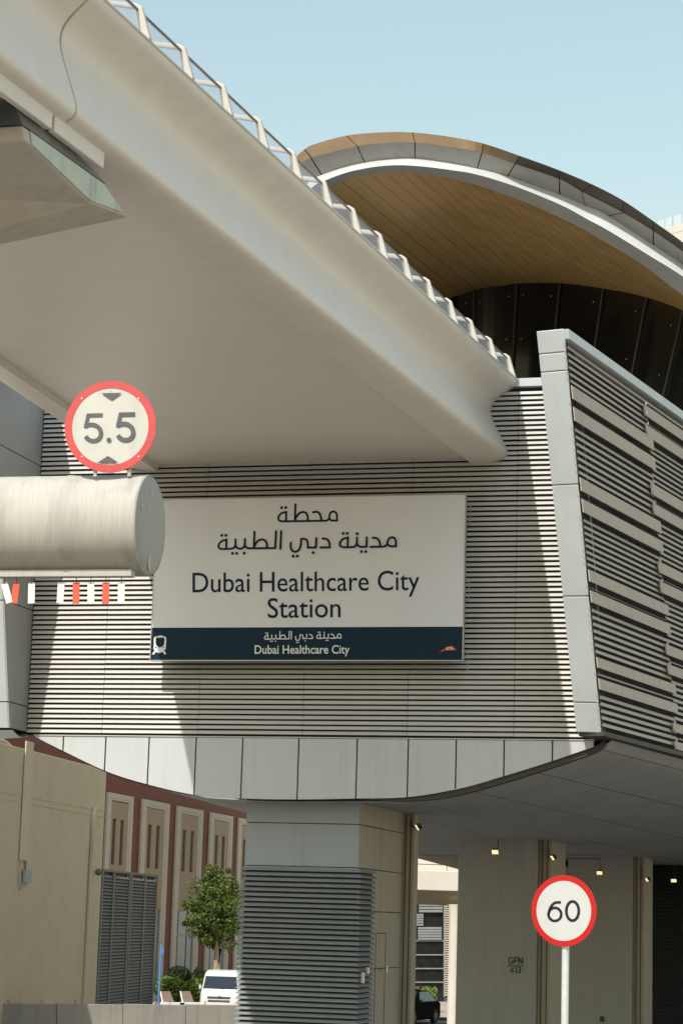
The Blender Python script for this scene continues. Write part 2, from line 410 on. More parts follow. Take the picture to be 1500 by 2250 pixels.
# ---- leaning fins at both ends of the front
LEAN = .26
LN = PL(V((0, 50, 0)) - n * (1.0 - LEAN * 9.1), (n + UPZ * LEAN))          # leaning front plane of the fins
def fin(x0t, y0t, x1t, y1t, x0b, y0b, x1b, y1b, joints, name, side):
    m = MB(); js = [0] + joints + [1]
    TL, TR, BL, BR = (LN(x0t, y0t), LN(x1t, y1t), LN(x0b, y0b), LN(x1b, y1b))
    for i, (a, b) in enumerate(zip(js[:-1], js[1:])):
        a2 = a + (.0014 if i else 0); b2 = b - (.0014 if i < len(js) - 2 else 0)
        q = [TL.lerp(BL, a2), TR.lerp(BR, a2), TR.lerp(BR, b2), TL.lerp(BL, b2)]
        back = [FW.p + (p - FW.p) - n * ((p - FW.p).dot(n) + .13) for p in q]      # to just in front of the louvres
        m.loft([q, [p.lerp(bk, .93) for p, bk in zip(q, back)]])
    o_ = m.build(name, 'panel_grey', ST, bevel=.012)
    m = MB()
    q = [TL.lerp(BL, .004), TR.lerp(BR, .004), TR.lerp(BR, .996), TL.lerp(BL, .996)]; q = [p + n * .03 + (e if i in (0, 3) else -e) * .02 for i, p in enumerate(q)]
    back = [p - n * ((p - FW.p).dot(n) + .15) for p in q]
    m.loft([q, [p.lerp(bk, .9) for p, bk in zip(q, back)]]); m.build('fin_joint', 'joint_rust', o_)
    return TL, TR, BL, BR
def fy(y): return (y - 725) / (1609 - 725)
fTL, fTR, fBL, fBR = fin(1178, 728, 1238, 722, 1265, 1608, 1320, 1610, [fy(775), fy(815), fy(1063), fy(1308), fy(1543)], 'corner_fin', 1)
# left wing: leaning face outside the frame, its shaded side face visible
zl = [9.16, 9.75, 12.0, 15.45, 18.6]
m = MB(); mm = MB()
for a, b in zip(zl[:-1], zl[1:]):
    a2, b2 = a + .012, b - .012
    pr = lambda z: 1.0 + LEAN * (z - 9.1)
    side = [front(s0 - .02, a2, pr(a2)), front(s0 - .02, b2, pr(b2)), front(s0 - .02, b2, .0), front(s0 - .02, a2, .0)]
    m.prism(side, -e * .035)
    # face panels
    m.prism([front(s0 - .06, a2, pr(a2) + .0), front(s0 - .06, b2, pr(b2)), front(s0 - 2.6, b2, pr(b2)), front(s0 - 2.6, a2, pr(a2))], n * .06, 1)
side = [front(s0 - .08, 9.2, .92), front(s0 - .08, 18.5, pr(18.5) - .1), front(s0 - .08, 18.5, -.2), front(s0 - .08, 9.2, -.2)]
m.prism(side, -e * 2.4, 2)
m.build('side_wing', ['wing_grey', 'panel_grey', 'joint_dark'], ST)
m = MB(); pts = []
for k in range(9):
    t = k / 8; pts.append([front(s0 - 2.6, 9.13, 1.0 - t * 1.0 - .0), front(s0 + .02, 9.13, 1.0 - t)])
ring = [[front(s0 - 2.6, 9.12 - .28 * sin(pi * k / 8), 1.02 - k / 8 * 1.3), front(s0 + .05 - .0, 9.12 - .12 * sin(pi * k / 8), 1.0 - k / 8 * 1.1)] for k in range(9)]
for a, b in zip(ring[:-1], ring[1:]): m.face([a[0], a[1], b[1], b[0]])
m.build('wing_underside', 'roof_white', ST, smooth=60)
# ---- underside
UDIR = []
under = [(78, 1623), (140, 1653), (240, 1700), (330, 1728), (430, 1750), (535, 1758), (655, 1761), (785, 1760), (890, 1759), (1000, 1745), (1110, 1716), (1215, 1683), (1305, 1650), (1332, 1634), (1346, 1624)]
uc = crom(under, 4); acc = 0; prev = None; rows = []
for i, (x, y) in enumerate(uc):
    P = FW.off(.12)(x, y)
    if prev is not None: acc += (P - prev).length
    prev = P
    t = min(1, max(0, (x - 400) / 900)); d = az(lerp(8.6, 25, t)); L = 45
    rows.append((P, d, acc))
m = MB()
for (P, d, a), (P2, d2, a2) in zip(rows[:-1], rows[1:]):
    T = [0, 5, 10, 15, 20, 25, 30, 37, 45]
    for t0, t1 in zip(T[:-1], T[1:]):
        k = .0
        m.face([P + d * t0, P2 + d2 * t0, P2 + d2 * t1, P + d * t1], 0, [(a + k * t0, t0), (a2 + k * t0, t0), (a2 + k * t1, t1), (a + k * t1, t1)])
m.build('underside', 'soffit_grey', ST, smooth=50)
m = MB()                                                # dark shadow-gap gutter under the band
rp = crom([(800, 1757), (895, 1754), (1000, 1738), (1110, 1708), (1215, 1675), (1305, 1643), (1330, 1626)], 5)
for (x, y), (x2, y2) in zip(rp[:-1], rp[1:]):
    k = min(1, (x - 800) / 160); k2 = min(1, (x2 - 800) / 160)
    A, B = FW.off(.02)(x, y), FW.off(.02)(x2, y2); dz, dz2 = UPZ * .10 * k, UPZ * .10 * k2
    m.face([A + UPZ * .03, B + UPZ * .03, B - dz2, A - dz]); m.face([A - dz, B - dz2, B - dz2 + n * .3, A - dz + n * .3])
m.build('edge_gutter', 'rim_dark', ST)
# ---- right-hand louvred wall, receding
RD = 26.0; r = az(RD); rout = az(RD + 90)
cb, ctp = fBR, fTR
def rw(t, u, o_=0): return cb.lerp(ctp, u) + r * t + rout * o_          # t metres along, u 0..1 up the leaning corner
def uy(y): return (1610 - y) / (1610 - 722)
rwn = ((ctp - cb).cross(r)).normalized()
if rwn.dot(rout) < 0: rwn = -rwn
RP = PL(cb, rwn)
def t_of(x, y): P = RP(x, y); return (P - cb - (ctp - cb) * ((P - cb).z / (ctp - cb).z)).dot(r)
tA = t_of(1428, 971); tB = t_of(1408, 890)
m = MB()
def wide(t0, t1, y0, y1, proud=.07):
    u0, u1 = uy(y1), uy(y0)
    q = [rw(t0, u0, proud + .005), rw(t1, u0, proud + .005), rw(t1, u1, proud), rw(t0, u1, proud)]
    m.prism(q, -rout * .03)
def thins(t0, t1, y0, y1):
    k = max(1, round((y1 - y0) / 14.6)); h = (y1 - y0) / k
    for i in range(k):
        a = y0 + i * h; j = random.uniform(-.02, .02); u0, u1 = uy(a + h * (.62 + j)), uy(a + h * (.07 + j))
        q = [rw(t0, u0, .0), rw(t1, u0, .0), rw(t1, u1, -.03), rw(t0, u1, -.03)]
        m.prism(q, -rout * .02)
def bay(t0, t1, wides, ends):
    y = 752
    for a, b in wides + [(1606, 1606)]:
        if a - y > 6: thins(ends[0], ends[1], y + (9 if y > 752 else 0), a - 6)
        if b > a: wide(t0, t1, a, b)
        y = b
bay(-.02, tA, [(847, 876), (894, 924), (1048, 1077), (1095, 1124), (1250, 1276), (1296, 1322), (1443, 1466), (1490, 1514)], (-.02, tA))
W2 = [(774, 800), (822, 850), (962, 990), (1010, 1037), (1150, 1177), (1198, 1225), (1350, 1375), (1398, 1422), (1540, 1562), (1585, 1604)]
bay(tB, tB + 7, W2, (tA + .0, tA + 6.5))
bay(tA + 6.4, tA + 14, [(847, 876), (894, 924), (1048, 1077), (1095, 1124), (1250, 1276), (1296, 1322), (1443, 1466), (1490, 1514)], (tA + 6.5, tA + 14))
m.prism([rw(.02, .002, -.34), rw(18, .002, -.34), rw(18, .97, -.34), rw(.02, .97, -.34)], -rout * .1, 1)
for (a, b) in W2:
    for yy in (a + 2, b - 2): 
        P = rw(tB - .03, uy(yy), .10); m.box(P - r * .02, r * .035, UPZ * .05, rout * .04, 2)
m.prism([fTR.lerp(fBR, .03) + e * .012 + n * .06, fBR - UPZ * 0 + (fTR - fBR) * .004 + e * .012 + n * .06, fBR + (fTR - fBR) * .004 + e * .012 + n * 1.0, fTR.lerp(fBR, .03) + e * .012 + n * 1.6], e * .006, 1)
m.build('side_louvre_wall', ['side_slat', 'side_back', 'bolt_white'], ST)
m = MB(); js = [0, 2.6, 4.6, 6.6, 8.6, 11, 13.4, 18]
for a, b in zip(js[:-1], js[1:]):
    q = [rw(a + .01, uy(745), .10), rw(b - .01, uy(745), .10), rw(b - .01, uy(723), .10), rw(a + .01, uy(723), .10)]
    m.prism(q, -rout * .5)
m.build('side_coping', 'panel_grey', ST, bevel=.01)
m = MB(); m.prism([rw(.0, .004, .06), rw(18, .004, .06), rw(18, .004, -.5), rw(0, .004, -.5)], -UPZ * .10)
m.build('side_sill', 'rim_dark', ST)
# body behind the fronts so that no sky shows through
m = MB(); m.prism([front(s0 + .05, 9.4, -.3), front(s1 - .4, 9.4, -.3), rw(18, .05, -.6), rw(22, .05, -14), front(s0 + .05, 9.4, -14)], UPZ * 7.2)
m.build('inner_core', 'side_back', ST)

# ---- the roof shell
RA = 23.0; ra = az(RA)
AP = PL(at(905, 291, 61), ra)
def crv(px, off, N_=6): return [AP.off(off[0] if not callable(off) else off(x))(x, y) for x, y in crom(px, N_)]
ext = [(590, 480), (620, 405)]
G0 = [(588, 470), (622, 392), (648, 348), (668, 329), (690, 317), (760, 298), (835, 291), (905, 291), (985, 300), (1060, 315), (1140, 342), (1225, 373), (1300, 405), (1367, 440), (1433, 485), (1500, 533), (1600, 607), (1760, 740)]
G1 = [(600, 480), (634, 405), (660, 363), (682, 347), (722, 336), (783, 321), (845, 314), (910, 313), (985, 322), (1057, 335), (1130, 360), (1227, 393), (1275, 420), (1367, 467), (1433, 507), (1500, 553), (1600, 625), (1760, 758)]
G2 = [(620, 500), (655, 430), (680, 398), (705, 385), (750, 369), (800, 357), (853, 350), (910, 348), (980, 357), (1047, 370), (1113, 387), (1227, 427), (1285, 452), (1333, 473), (1433, 538), (1500, 582), (1600, 655), (1760, 790)]
G3 = [(624, 510), (660, 440), (690, 408), (715, 396), (765, 378), (820, 367), (867, 363), (920, 365), (985, 373), (1045, 383), (1133, 410), (1233, 451), (1290, 482), (1333, 505), (1433, 566), (1500, 608), (1600, 680), (1760, 815)]
G4 = [(650, 530), (680, 465), (704, 428), (717, 417), (767, 393), (833, 381), (875, 378.5), (915, 380), (990, 392), (1067, 413), (1167, 450), (1267, 497), (1320, 527), (1367, 554), (1433, 598), (1500, 650), (1600, 722), (1760, 850)]
def o0(x): return .35 if x < 1000 else lerp(.35, -.55, min(1, (x - 1000) / 120))
NC = 5
c0 = [AP.off(o0(x))(x, y) for x, y in crom(G0, NC)]; c1 = [AP(x, y) for x, y in crom(G1, NC)]
c2 = [AP.off(.40)(x, y) for x, y in crom(G2, NC)]; c3 = [AP.off(-.15)(x, y) for x, y in crom(G3, NC)]; c4 = [AP.off(.55)(x, y) for x, y in crom(G4, NC)]
RF = bpy.data.objects.new('roof', None); COL.objects.link(RF); RF.parent = ST; RF.location = at(905, 600, 66) - V(ST.location)
def strip(a, b, mb, mi=0, brk=None, gap=.0, back=.0):
    nn = len(a)
    for i in range(nn - 1):
        A0, A1, B0, B1 = a[i], a[i + 1], b[i], b[i + 1]
        if brk and i in brk: g_ = gap / max(.01, (A1 - A0).length); A0 = A0.lerp(A1, g_); B0 = B0.lerp(B1, g_)
        mb.face([A0, A1, B1, B0], mi)
brk = {NC * k for k in (3, 5, 7, 9, 10, 11, 12, 13, 14, 15, 16)}
m = MB()
fl = [i for i in range(len(c0) - 1)]
for i in fl:
    g_ = .0
    A0, A1, B0, B1 = c0[i], c0[i + 1], c1[i], c1[i + 1]
    if i in brk: g_ = .03 / (A1 - A0).length; A0 = A0.lerp(A1, g_); B0 = B0.lerp(B1, g_)
    m.face([A0, A1, B1, B0], 1 if proj(A0)[0] > 1128 else 0)  # right-hand run coloured dark brown in place of shade
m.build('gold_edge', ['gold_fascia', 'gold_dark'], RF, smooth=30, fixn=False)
m = MB(); strip(c1, c2, m, 0, brk, .035); m.build('fascia_strip', 'roof_grey', RF, smooth=30, fixn=False)
m = MB(); strip([p + ra * .04 for p in c0], [p + ra * .04 for p in c1], m); strip([p + ra * .05 for p in c1], [p + ra * .05 for p in c2], m)
m.build('joint_backing', 'joint_dark', RF, fixn=False)
m = MB(); strip([p + UPZ * .0 for p in c2], c3, m); m.build('white_ledge', 'roof_white', RF, smooth=40, fixn=False)
m = MB(); strip(c3, c4, m); m.build('lower_lip', 'roof_lip', RF, smooth=40, fixn=False)
m = MB()
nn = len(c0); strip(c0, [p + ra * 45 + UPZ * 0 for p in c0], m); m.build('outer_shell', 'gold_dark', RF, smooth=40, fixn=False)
# soffit back to the glass
GT = crom([(700, 960), (850, 830), (905, 735), (940, 690), (970, 664), (1033, 639), (1100, 627), (1150, 622), (1233, 622), (1333, 635), (1420, 653), (1500, 683), (1600, 735), (1760, 860)], 6)
def gty(x):
    for (a, ya), (b, yb) in zip(GT[:-1], GT[1:]):
        if a <= x <= b: return lerp(ya, yb, (x - a) / max(1e-6, b - a))
    return 960 if x < 700 else 900
gl = []
for P in c4:
    t = .25
    while t < 16:
        x, y = proj(P + ra * t)
        if y > gty(x): break
        t += .05
    gl.append(t)
for _ in range(3): gl = [gl[0]] + [(gl[i - 1] + 2 * gl[i] + gl[i + 1]) / 4 for i in range(1, len(gl) - 1)] + [gl[-1]]
ga = [P + ra * t for P, t in zip(c4, gl)]
acc = 0; m = MB()
for i in range(len(c4) - 1):
    L_ = (c4[i + 1] - c4[i]).length
    for a, b in ((0, .5), (.5, 1)):
        m.face([c4[i].lerp(ga[i], a), c4[i + 1].lerp(ga[i + 1], a), c4[i + 1].lerp(ga[i + 1], b), c4[i].lerp(ga[i], b)], 0, [(acc, 0), (acc + L_, 0), (acc + L_, 1), (acc, 1)])
    acc += L_
m.build('roof_soffit', 'gold_soffit', RF, smooth=40, fixn=False)
# end glazing, its vertical bars leaning
GW = bpy.data.objects.new('end_glazing', None); COL.objects.link(GW); GW.parent = ST; GW.location = at(1250, 800, 66) - V(ST.location)
def glz(p, k):                                           # k 0 top .. 1 bottom
    x, y = proj(p); d = (x - 1040) / 400
    return p - UPZ * (4.6 * k) + e * (-.95 * d * k * (1 if d > 0 else .2)) + n * .4 * k
i0 = 0; m = MB()
for i in range(len(ga) - 1):
    m.face([ga[i], ga[i + 1], glz(ga[i + 1], 1), glz(ga[i], 1)])
m.build('glass', 'dark_glass', GW, smooth=40, fixn=False)
m = MB(); bl = MB(); pxs = [proj(p)[0] for p in ga]
for X in (965, 1040, 1135, 1230, 1325, 1420, 1500, 1580):
    for i in range(len(ga) - 1):
        if pxs[i] <= X < pxs[i + 1]:
            p = ga[i].lerp(ga[i + 1], (X - pxs[i]) / (pxs[i + 1] - pxs[i])); q = glz(p, 1)
            mb_ = MB(); mb_.tube([p - n * .06, q - n * .06], .04, 6); mb_.build('mullion', 'mullion', GW)
            for k in (.1, .42, .74):
                c = glz(p, k)
                for sg in (-1, 1): bl = MB(); bl.box(c - n * .1 + e * (sg * .25 - .02), e * .03, UPZ * .03, n * .03); bl.build('glass_fixing', 'bolt_white', GW)
            break

# ---- columns beneath
CA = FW.off(.9)
def colpt(x, y, plane): return plane(x, y)
c1_ = bpy.data.objects.new('column', None); COL.objects.link(c1_); c1_.parent = ST
PA = CA(541, 1800); PB = CA(789, 1800); PA.z = 0; PB.z = 0; c1_.location = PA.lerp(PB, .5) - V(ST.location)
side = 4.55
m = MB()
zj = [0, .0, CA(660, 1904).z, CA(660, 1809).z, 9.3]
for a, b in zip(zj[1:-1], zj[2:]):
    m.prism([PA + UPZ * (a + .008), PB + UPZ * (a + .008), PB + UPZ * (b - .008), PA + UPZ * (b - .008)], n * .05)
sj = [0, 2.3, 4.0, 5.3, CA(660, 1904).z, CA(660, 1809).z, 9.3]
for a, b in zip(sj[:-1], sj[1:]):
    for u0, u1 in ((.055, side * .5), (side * .5 + .016, side)):
        m.prism([PB + n * u0 + UPZ * (a + .008), PB + n * u1 + UPZ * (a + .008), PB + n * u1 + UPZ * (b - .008), PB + n * u0 + UPZ * (b - .008)], -e * .05, 1)
m.box(PB + n * (side + .001) - e * .06, n * .015, e * .055, UPZ * 9.3, 2)
m.prism([PA + n * .06 + e * .02, PB + n * .06 - e * .06, PB + n * side - e * .06, PA + n * side], UPZ * 9.3, 2)
m.build('cladding', ['column_grey', 'column_tan', 'joint_dark'], c1_, bevel=.006)
# louvre screen round the lower part of the front column
m = MB(); zt = CA(660, 1907).z; k = 0; q0 = PA - n * .09 - e * .0; q1 = PB - n * .09 + e * .06; dep = 1.45
z = zt - .1145
while z > .3:
    t = .1145
    def ring(o_, zz): 
        return [q0 - n * o_ - e * o_ + UPZ * zz, q1 - n * o_ + e * o_ + UPZ * zz, q1 + n * dep + e * o_ + UPZ * zz, q0 + n * dep - e * o_ + UPZ * zz]
    R1, R2, R3, R4 = ring(-.005, z + t * .98), ring(.065, z + t * .44), ring(.065, z + t * .36), ring(.0, z + t * .42)
    for A, B in ((R1, R2), (R2, R3), (R3, R4)):
        for i in (3, 0, 1): j = (i + 1) % 4; m.face([A[i], A[j], B[j], B[i]])
    z -= t
rr = ring(-.05, 0); m.loft([rr, [p + UPZ * (zt - .01) for p in rr]], 1)
sc = m.build('louvre_screen', ['column_slat', 'slat_dark'], c1_, fixn=False)
m = MB()
for (x, y, w, h) in ((844, 2138, 7, 17), (804, 2139, 6, 13), (793, 2160, 7, 22)):
    P = PL(PB + e * .1, e)(x, y) if x > 830 else PL(PB + e * .18, e)(x, y)
    m = MB(); m.box(P, n * .10, UPZ * (h * .0105), e * .05); m.build('door_handle', 'chrome', c1_)
m = MB(); dq = PB + n * (side * .42)
for a, b, c_, d_ in ((0, 0, .02, 4.6), (1.0, 0, .02, 4.6)): m.box(dq + n * a + e * .003 + UPZ * .2, n * c_, UPZ * d_, e * .006)
m.box(dq + n * .0 + e * .003 + UPZ * 4.8, n * 1.02, UPZ * .02, e * .006)
m.build('door_outline', 'joint_dark', c1_)

def shaft(P, w, d, h, par, npipe=2):
    m = MB(); m.box(P, e * w, n * d, UPZ * h); o_ = m.build('shaft', 'shaft_tan', par, bevel=.02)
    m = MB()
    for k in range(npipe):
        f = (k + .7) / (npipe + .4); m.tube([P + e * w * f - n * .005, P + e * w * f - n * .005 + UPZ * h], .016, 6)
    m.build('conduit', 'conduit_dark', o_)
P = PB + n * (side + .02) - e * .02; P = V((P.x, P.y, 0)); shaft(P, S_of(919, 1900, -5.4) - S_of(893, 1900, -5.4) , .5, 9.4, c1_)
def back_column(x0, x1, x2, Y, top):
    """slab column with a lighter shaft on its right"""
    pl = PL(at((x0 + x1) / 2, 2000, Y), n)
    A, B, C = pl(x0, 2000), pl(x1, 2000), pl(x2, 2000)
    for q in (A, B, C): q.z = 0
    o_ = bpy.data.objects.new('column', None); COL.objects.link(o_); o_.parent = ST; o_.location = A.lerp(B, .5) - V(ST.location)
    m = MB(); m.prism([A, B, B + UPZ * top, A + UPZ * top], n * 3.4); m.build('slab', 'concrete_slab', o_, bevel=.03)
    P = B + n * .25 + e * .01; shaft(P, (C - B).length, 2.9, top, o_)
    return o_, pl, A, B, C
colB, plB, bA, bB, bC = back_column(1004, 1178, 1206, 70, 9.2)
colC, plC, cA_, cB_, cC_ = back_column(1246, 1388, 1411, 84, 9.4)
ink = INK(plB); ink.out = -n; ink.k = 2
SW = 2.7
for st in ([(1125.5, 2106.5), (1122.5, 2103.8), (1119, 2104), (1117.2, 2107), (1117.2, 2114), (1119.2, 2117.3), (1123, 2117.3), (1125.4, 2115), (1125.4, 2111.5), (1121.8, 2111.5)],
           [(1129, 2118.5), (1129, 2103.8), (1134, 2103.8), (1136, 2106), (1136, 2109.3), (1133.8, 2111.5), (1129, 2111.5)],
           [(1139.6, 2118.8), (1139.6, 2102.8)], [(1139.4, 2103.5), (1147.0, 2118.0)], [(1146.9, 2118.8), (1146.9, 2102.8)],
           [(1126, 2138), (1126, 2125), (1120.5, 2133.8), (1128.3, 2133.8)], [(1131, 2127.5), (1133.5, 2125), (1133.5, 2138)],
           [(1137.6, 2126.8), (1139.6, 2125.2), (1142.3, 2125.6), (1143.2, 2128), (1142, 2130.6), (1139.8, 2131.2), (1142.4, 2132), (1143.4, 2134.2), (1142.2, 2136.8), (1139.6, 2137.4), (1137.4, 2135.6)]):
    ink.stroke(st, SW if st[0][1] < 2120 else 2.3, cap=False)
ink.fill([(1114, 2121), (1149, 2121), (1149, 2123), (1114, 2123)])
ink.mb.build('stencil_marking', 'stencil_green', colB, fixn=False)
m = MB(); m.box(plC(1317, 2245) - n * .03, e * .16, UPZ * .2, n * .02); m.build('socket_box', 'rim_dark', colC)
# dark louvred enclosure at the right
pd = PL(at(1460, 2000, 93), n); a_, b_ = pd(1405, 2000), pd(1640, 2000); a_.z = b_.z = 0
m = MB(); L_ = (b_ - a_).length
for k in range(64):
    z = k * .15; m.prism([a_ + UPZ * z, a_ + UPZ * (z + .12) + n * .07, a_ + UPZ * (z + .135) + n * .07, a_ + UPZ * (z + .02) - n * .0], e * L_)
m.box(a_ + n * .12, e * L_, n * .3, UPZ * 9.6, 1)
m.build('dark_louvre_wall', ['dark_wall', 'side_back'], ST)

# ================================================================== STATION SIGN
SP = FW.off(-.62)
sz1, sz0 = SP(700, 1091).z, SP(700, 1452).z; ss0, ss1 = S_of(329, 1450, .62), S_of(1020, 1270, .62)
szb = SP(700, 1378).z
SG = thing('station_sign', 'large white station name board with navy lower band on the louvred wall', 'sign', front((ss0 + ss1) / 2, sz0, .62))
SG['label'] = 'large white and navy station name board mounted on the louvred wall'
m = MB(); m.box(front(ss0 + .02, szb, .62), e * (ss1 - ss0 - .04), n * .10, UPZ * (sz1 - szb - .02)); m.build('white_panel', 'sign_white', SG)
m = MB(); m.box(front(ss0 + .02, sz0 + .02, .62), e * (ss1 - ss0 - .04), n * .10, UPZ * (szb - sz0 - .02)); m.build('navy_band', 'sign_navy', SG)
m = MB(); th = .022
m.box(front(ss1 - .02, sz0, .63), e * th, n * .14, UPZ * (sz1 - sz0)); m.box(front(ss0, sz0, .63), e * .02, n * .14, UPZ * (sz1 - sz0))
m.box(front(ss0 + .02, sz0 - .002, .63), e * (ss1 - ss0 - .04), n * .14, UPZ * .02); m.box(front(ss0 + .02, sz1 - .02, .63), e * (ss1 - ss0 - .04), n * .14, UPZ * .02)
m.build('sign_frame', 'sign_edge', SG)
for (x, y, l) in ((1021, 1105, .45), (1021, 1275, .42), (1021, 1430, .42)):
    zz = SP(x, y).z; m = MB(); m.tube([front(ss1 - .1, zz, .5), front(ss1 + .06, zz, .40), front(ss1 + .06, zz - l, .40), front(ss1 - .1, zz - l, .30)], .012, 6); m.build('bracket', 'sign_edge', SG)
for q in (.1, .5, .9):
    for zz in (sz0 + .3, sz1 - .3): m = MB(); m.box(front(lerp(ss0, ss1, q), zz, .52), e * .06, n * .55, UPZ * .06); m.build('bracket', 'sign_edge', SG)
def sc_(pts, ox, oy, k): return [(ox + x / k, oy + y / k) for x, y in pts]
ink = INK(SP.off(-.004), .0008); ink.out = -n
k = 9.375; A1 = lambda pts: sc_(pts, 600, 1095, k); w1 = 4.6
ink.stroke(A1(crom([(270, 290), (205, 292), (150, 325), (115, 375), (108, 420), (125, 455), (165, 472), (220, 474)], 3) + [(500, 470), (800, 465), (1060, 462)] + crom([(1060, 462), (1110, 455), (1145, 425), (1158, 370), (1172, 310), (1205, 280), (1240, 273), (1275, 282), (1303, 318), (1314, 360)], 3) + [(1313, 458), (1225, 458)] + crom([(1225, 458), (1190, 450), (1165, 425)], 3)), w1)
ink.stroke(A1([(268, 275), (267, 470)]), w1); ink.dot(*A1([(175, 192)])[0], 3.3); ink.dot(*A1([(262, 190)])[0], 3.3)
ink.stroke(A1([(460, 122), (448, 470)]), w1)
ink.stroke(A1(crom([(452, 440), (490, 365), (550, 303), (625, 283), (680, 305), (708, 365), (718, 462)], 4)), w1)
ink.stroke(A1(crom([(822, 287), (890, 278), (940, 297), (972, 350), (998, 455)], 4)), w1)
k2 = 6.818; w2 = 4.5
def ar_left(T, w, ink, mi=0, r=3.2):
    ink.stroke(T(crom([(258, 252), (215, 254), (168, 282), (140, 325), (143, 362), (170, 382), (215, 385)], 3) + crom([(215, 385), (330, 380), (370, 362), (391, 320), (393, 240)], 3)), w, mi)
    ink.stroke(T([(258, 240), (253, 382)]), w, mi)
    for x, y in ((187, 180), (250, 180), (350, 450), (412, 450), (523, 448)): ink.dot(*T([(x, y)])[0], r, mi)
    ink.stroke(T(crom([(393, 325), (412, 365), (450, 379), (492, 374), (524, 345), (533, 300), (535, 238)], 3)), w, mi)
    ink.stroke(T(crom([(534, 325), (555, 362), (600, 375)], 3) + [(780, 374), (988, 371), (1000, 118)]), w, mi)
    ink.stroke(T([(678, 125), (668, 372)]), w, mi)
    ink.stroke(T(crom([(672, 350), (715, 275), (780, 243), (832, 256), (860, 300), (867, 370)], 4)), w, mi)
    ink.stroke(T([(1077, 118), (1066, 382)]), w, mi)
    ink.stroke(T(crom([(1222, 287), (1218, 345), (1238, 405), (1285, 427), (1332, 408), (1362, 360), (1373, 300)], 3) + [(1375, 234)] + crom([(1375, 234), (1420, 233), (1458, 252), (1474, 300), (1478, 366)], 3)), w, mi)
    for x, y in ((1256, 492), (1320, 492)): ink.dot(*T([(x, y)])[0], r, mi)
def ar_right(T, w, ink, mi=0, r=3.2):
    ink.stroke(T([(40, 364), (165, 362), (172, 222)]), w, mi); ink.dot(*T([(125, 440)])[0], r, mi)
    ink.stroke(T(crom([(265, 228), (318, 234), (354, 262), (370, 310)], 3) + [(370, 361), (232, 363)]), w, mi)
    ink.stroke(T(crom([(645, 223), (600, 224), (552, 252), (524, 300), (533, 342), (580, 360)], 3) + crom([(580, 360), (715, 357), (755, 340), (777, 295), (780, 215)], 3)), w, mi)
    ink.stroke(T([(644, 210), (640, 358)]), w, mi)
    ink.stroke(T(crom([(779, 300), (800, 340), (840, 354)], 3) + [(923, 352), (926, 212)]), w, mi)
    for x, y in ((573, 152), (635, 152), (783, 158), (847, 425), (912, 425)): ink.dot(*T([(x, y)])[0], r, mi)
    ink.stroke(T(crom([(1018, 218), (1070, 224), (1105, 252), (1124, 300), (1128, 350)], 3)), w, mi)
    ink.stroke(T([(985, 355), (1150, 351)] + crom([(1150, 351), (1195, 346), (1228, 320), (1240, 270), (1265, 227), (1305, 211), (1345, 227), (1363, 272)], 3) + [(1364, 344), (1290, 346)] + crom([(1290, 346), (1258, 335), (1240, 312)], 3)), w, mi)
ink.out_to('arabic_name', 'ink_navy', SG)
ar_left(lambda p: sc_(p, 460, 1150, k2), w2, ink); ar_right(lambda p: sc_(p, 670, 1150, k2), w2, ink)
ink.mb.build('arabic_name', 'ink_navy', SG, fixn=False)
ink = INK(SP.off(-.004), .0015); ink.out = -n
ink.text('Dubai Healthcare City', 423, 921, 1301.5, 1296.5, 38.5, bold=.003); ink.out_to('latin_name', 'ink_navy', SG); ink.text('Station', 588, 748, 1357.5, 1356, 38.5, bold=.003)
ink.mb.build('latin_name', 'ink_navy', SG, fixn=False)
ink = INK(SP.off(-.004), .0006); ink.out = -n
sm = lambda ox, oy: (lambda p: [(580 + (x - 477.5) * .4313, 1404.5 + (y - 1206) * .45) for x, y in sc_(p, ox, oy, k2)])
ar_left(sm(460, 1150), 2.1, ink, 0, 1.45); ar_right(sm(670, 1150), 2.1, ink, 0, 1.45); ink.out_to('band_lettering', 'letter_white', SG)
ink.text('Dubai Healthcare City', 560, 768, 1436.5, 1436, 16.3, bold=.012)
ink.mb.build('band_lettering', 'letter_white', SG, fixn=False)
ink = INK(SP.off(-.004), .0015); ink.out = -n; T = lambda p: sc_(p, 320, 1370, 18.75)
ink.fill(T(crom([(345, 800), (350, 610), (400, 545), (520, 522)], 3) + [(538, 495), (690, 495), (712, 525)] + crom([(712, 525), (800, 540), (855, 600), (850, 800), (832, 1040)], 3) + [(770, 1110), (855, 1265), (775, 1275), (703, 1165)] + crom([(703, 1165), (640, 1195), (565, 1215), (500, 1200), (437, 1165)], 3) + [(350, 1275), (262, 1270), (372, 1115), (325, 1035)]), 0)
ink.fill(T(crom([(430, 610), (462, 583), (600, 580), (750, 583), (783, 620), (775, 800), (742, 895), (690, 950), (590, 985), (510, 952), (450, 885), (420, 800), (425, 680)], 3)), 1)
ink.dot(*T([(425, 990)])[0], 1.5, 1); ink.dot(*T([(735, 990)])[0], 1.5, 1)
ink.mb.build('train_pictogram', ['letter_white', 'sign_navy'], SG, fixn=False)
ink = INK(SP.off(-.004), .0015); ink.out = -n; T = lambda p: sc_(p, 940, 1370, 15)
ink.fill(T([(370, 940), (480, 855), (600, 795), (770, 722), (800, 732), (875, 800), (945, 862), (880, 897), (840, 883), (600, 883), (500, 920)]), 0)
ink.text('RTA', 980, 995.8, 1428, 1427.3, 5.0, 1, bold=.03)
ink.mb.build('emblem', ['emblem_red', 'letter_white'], SG, fixn=False)

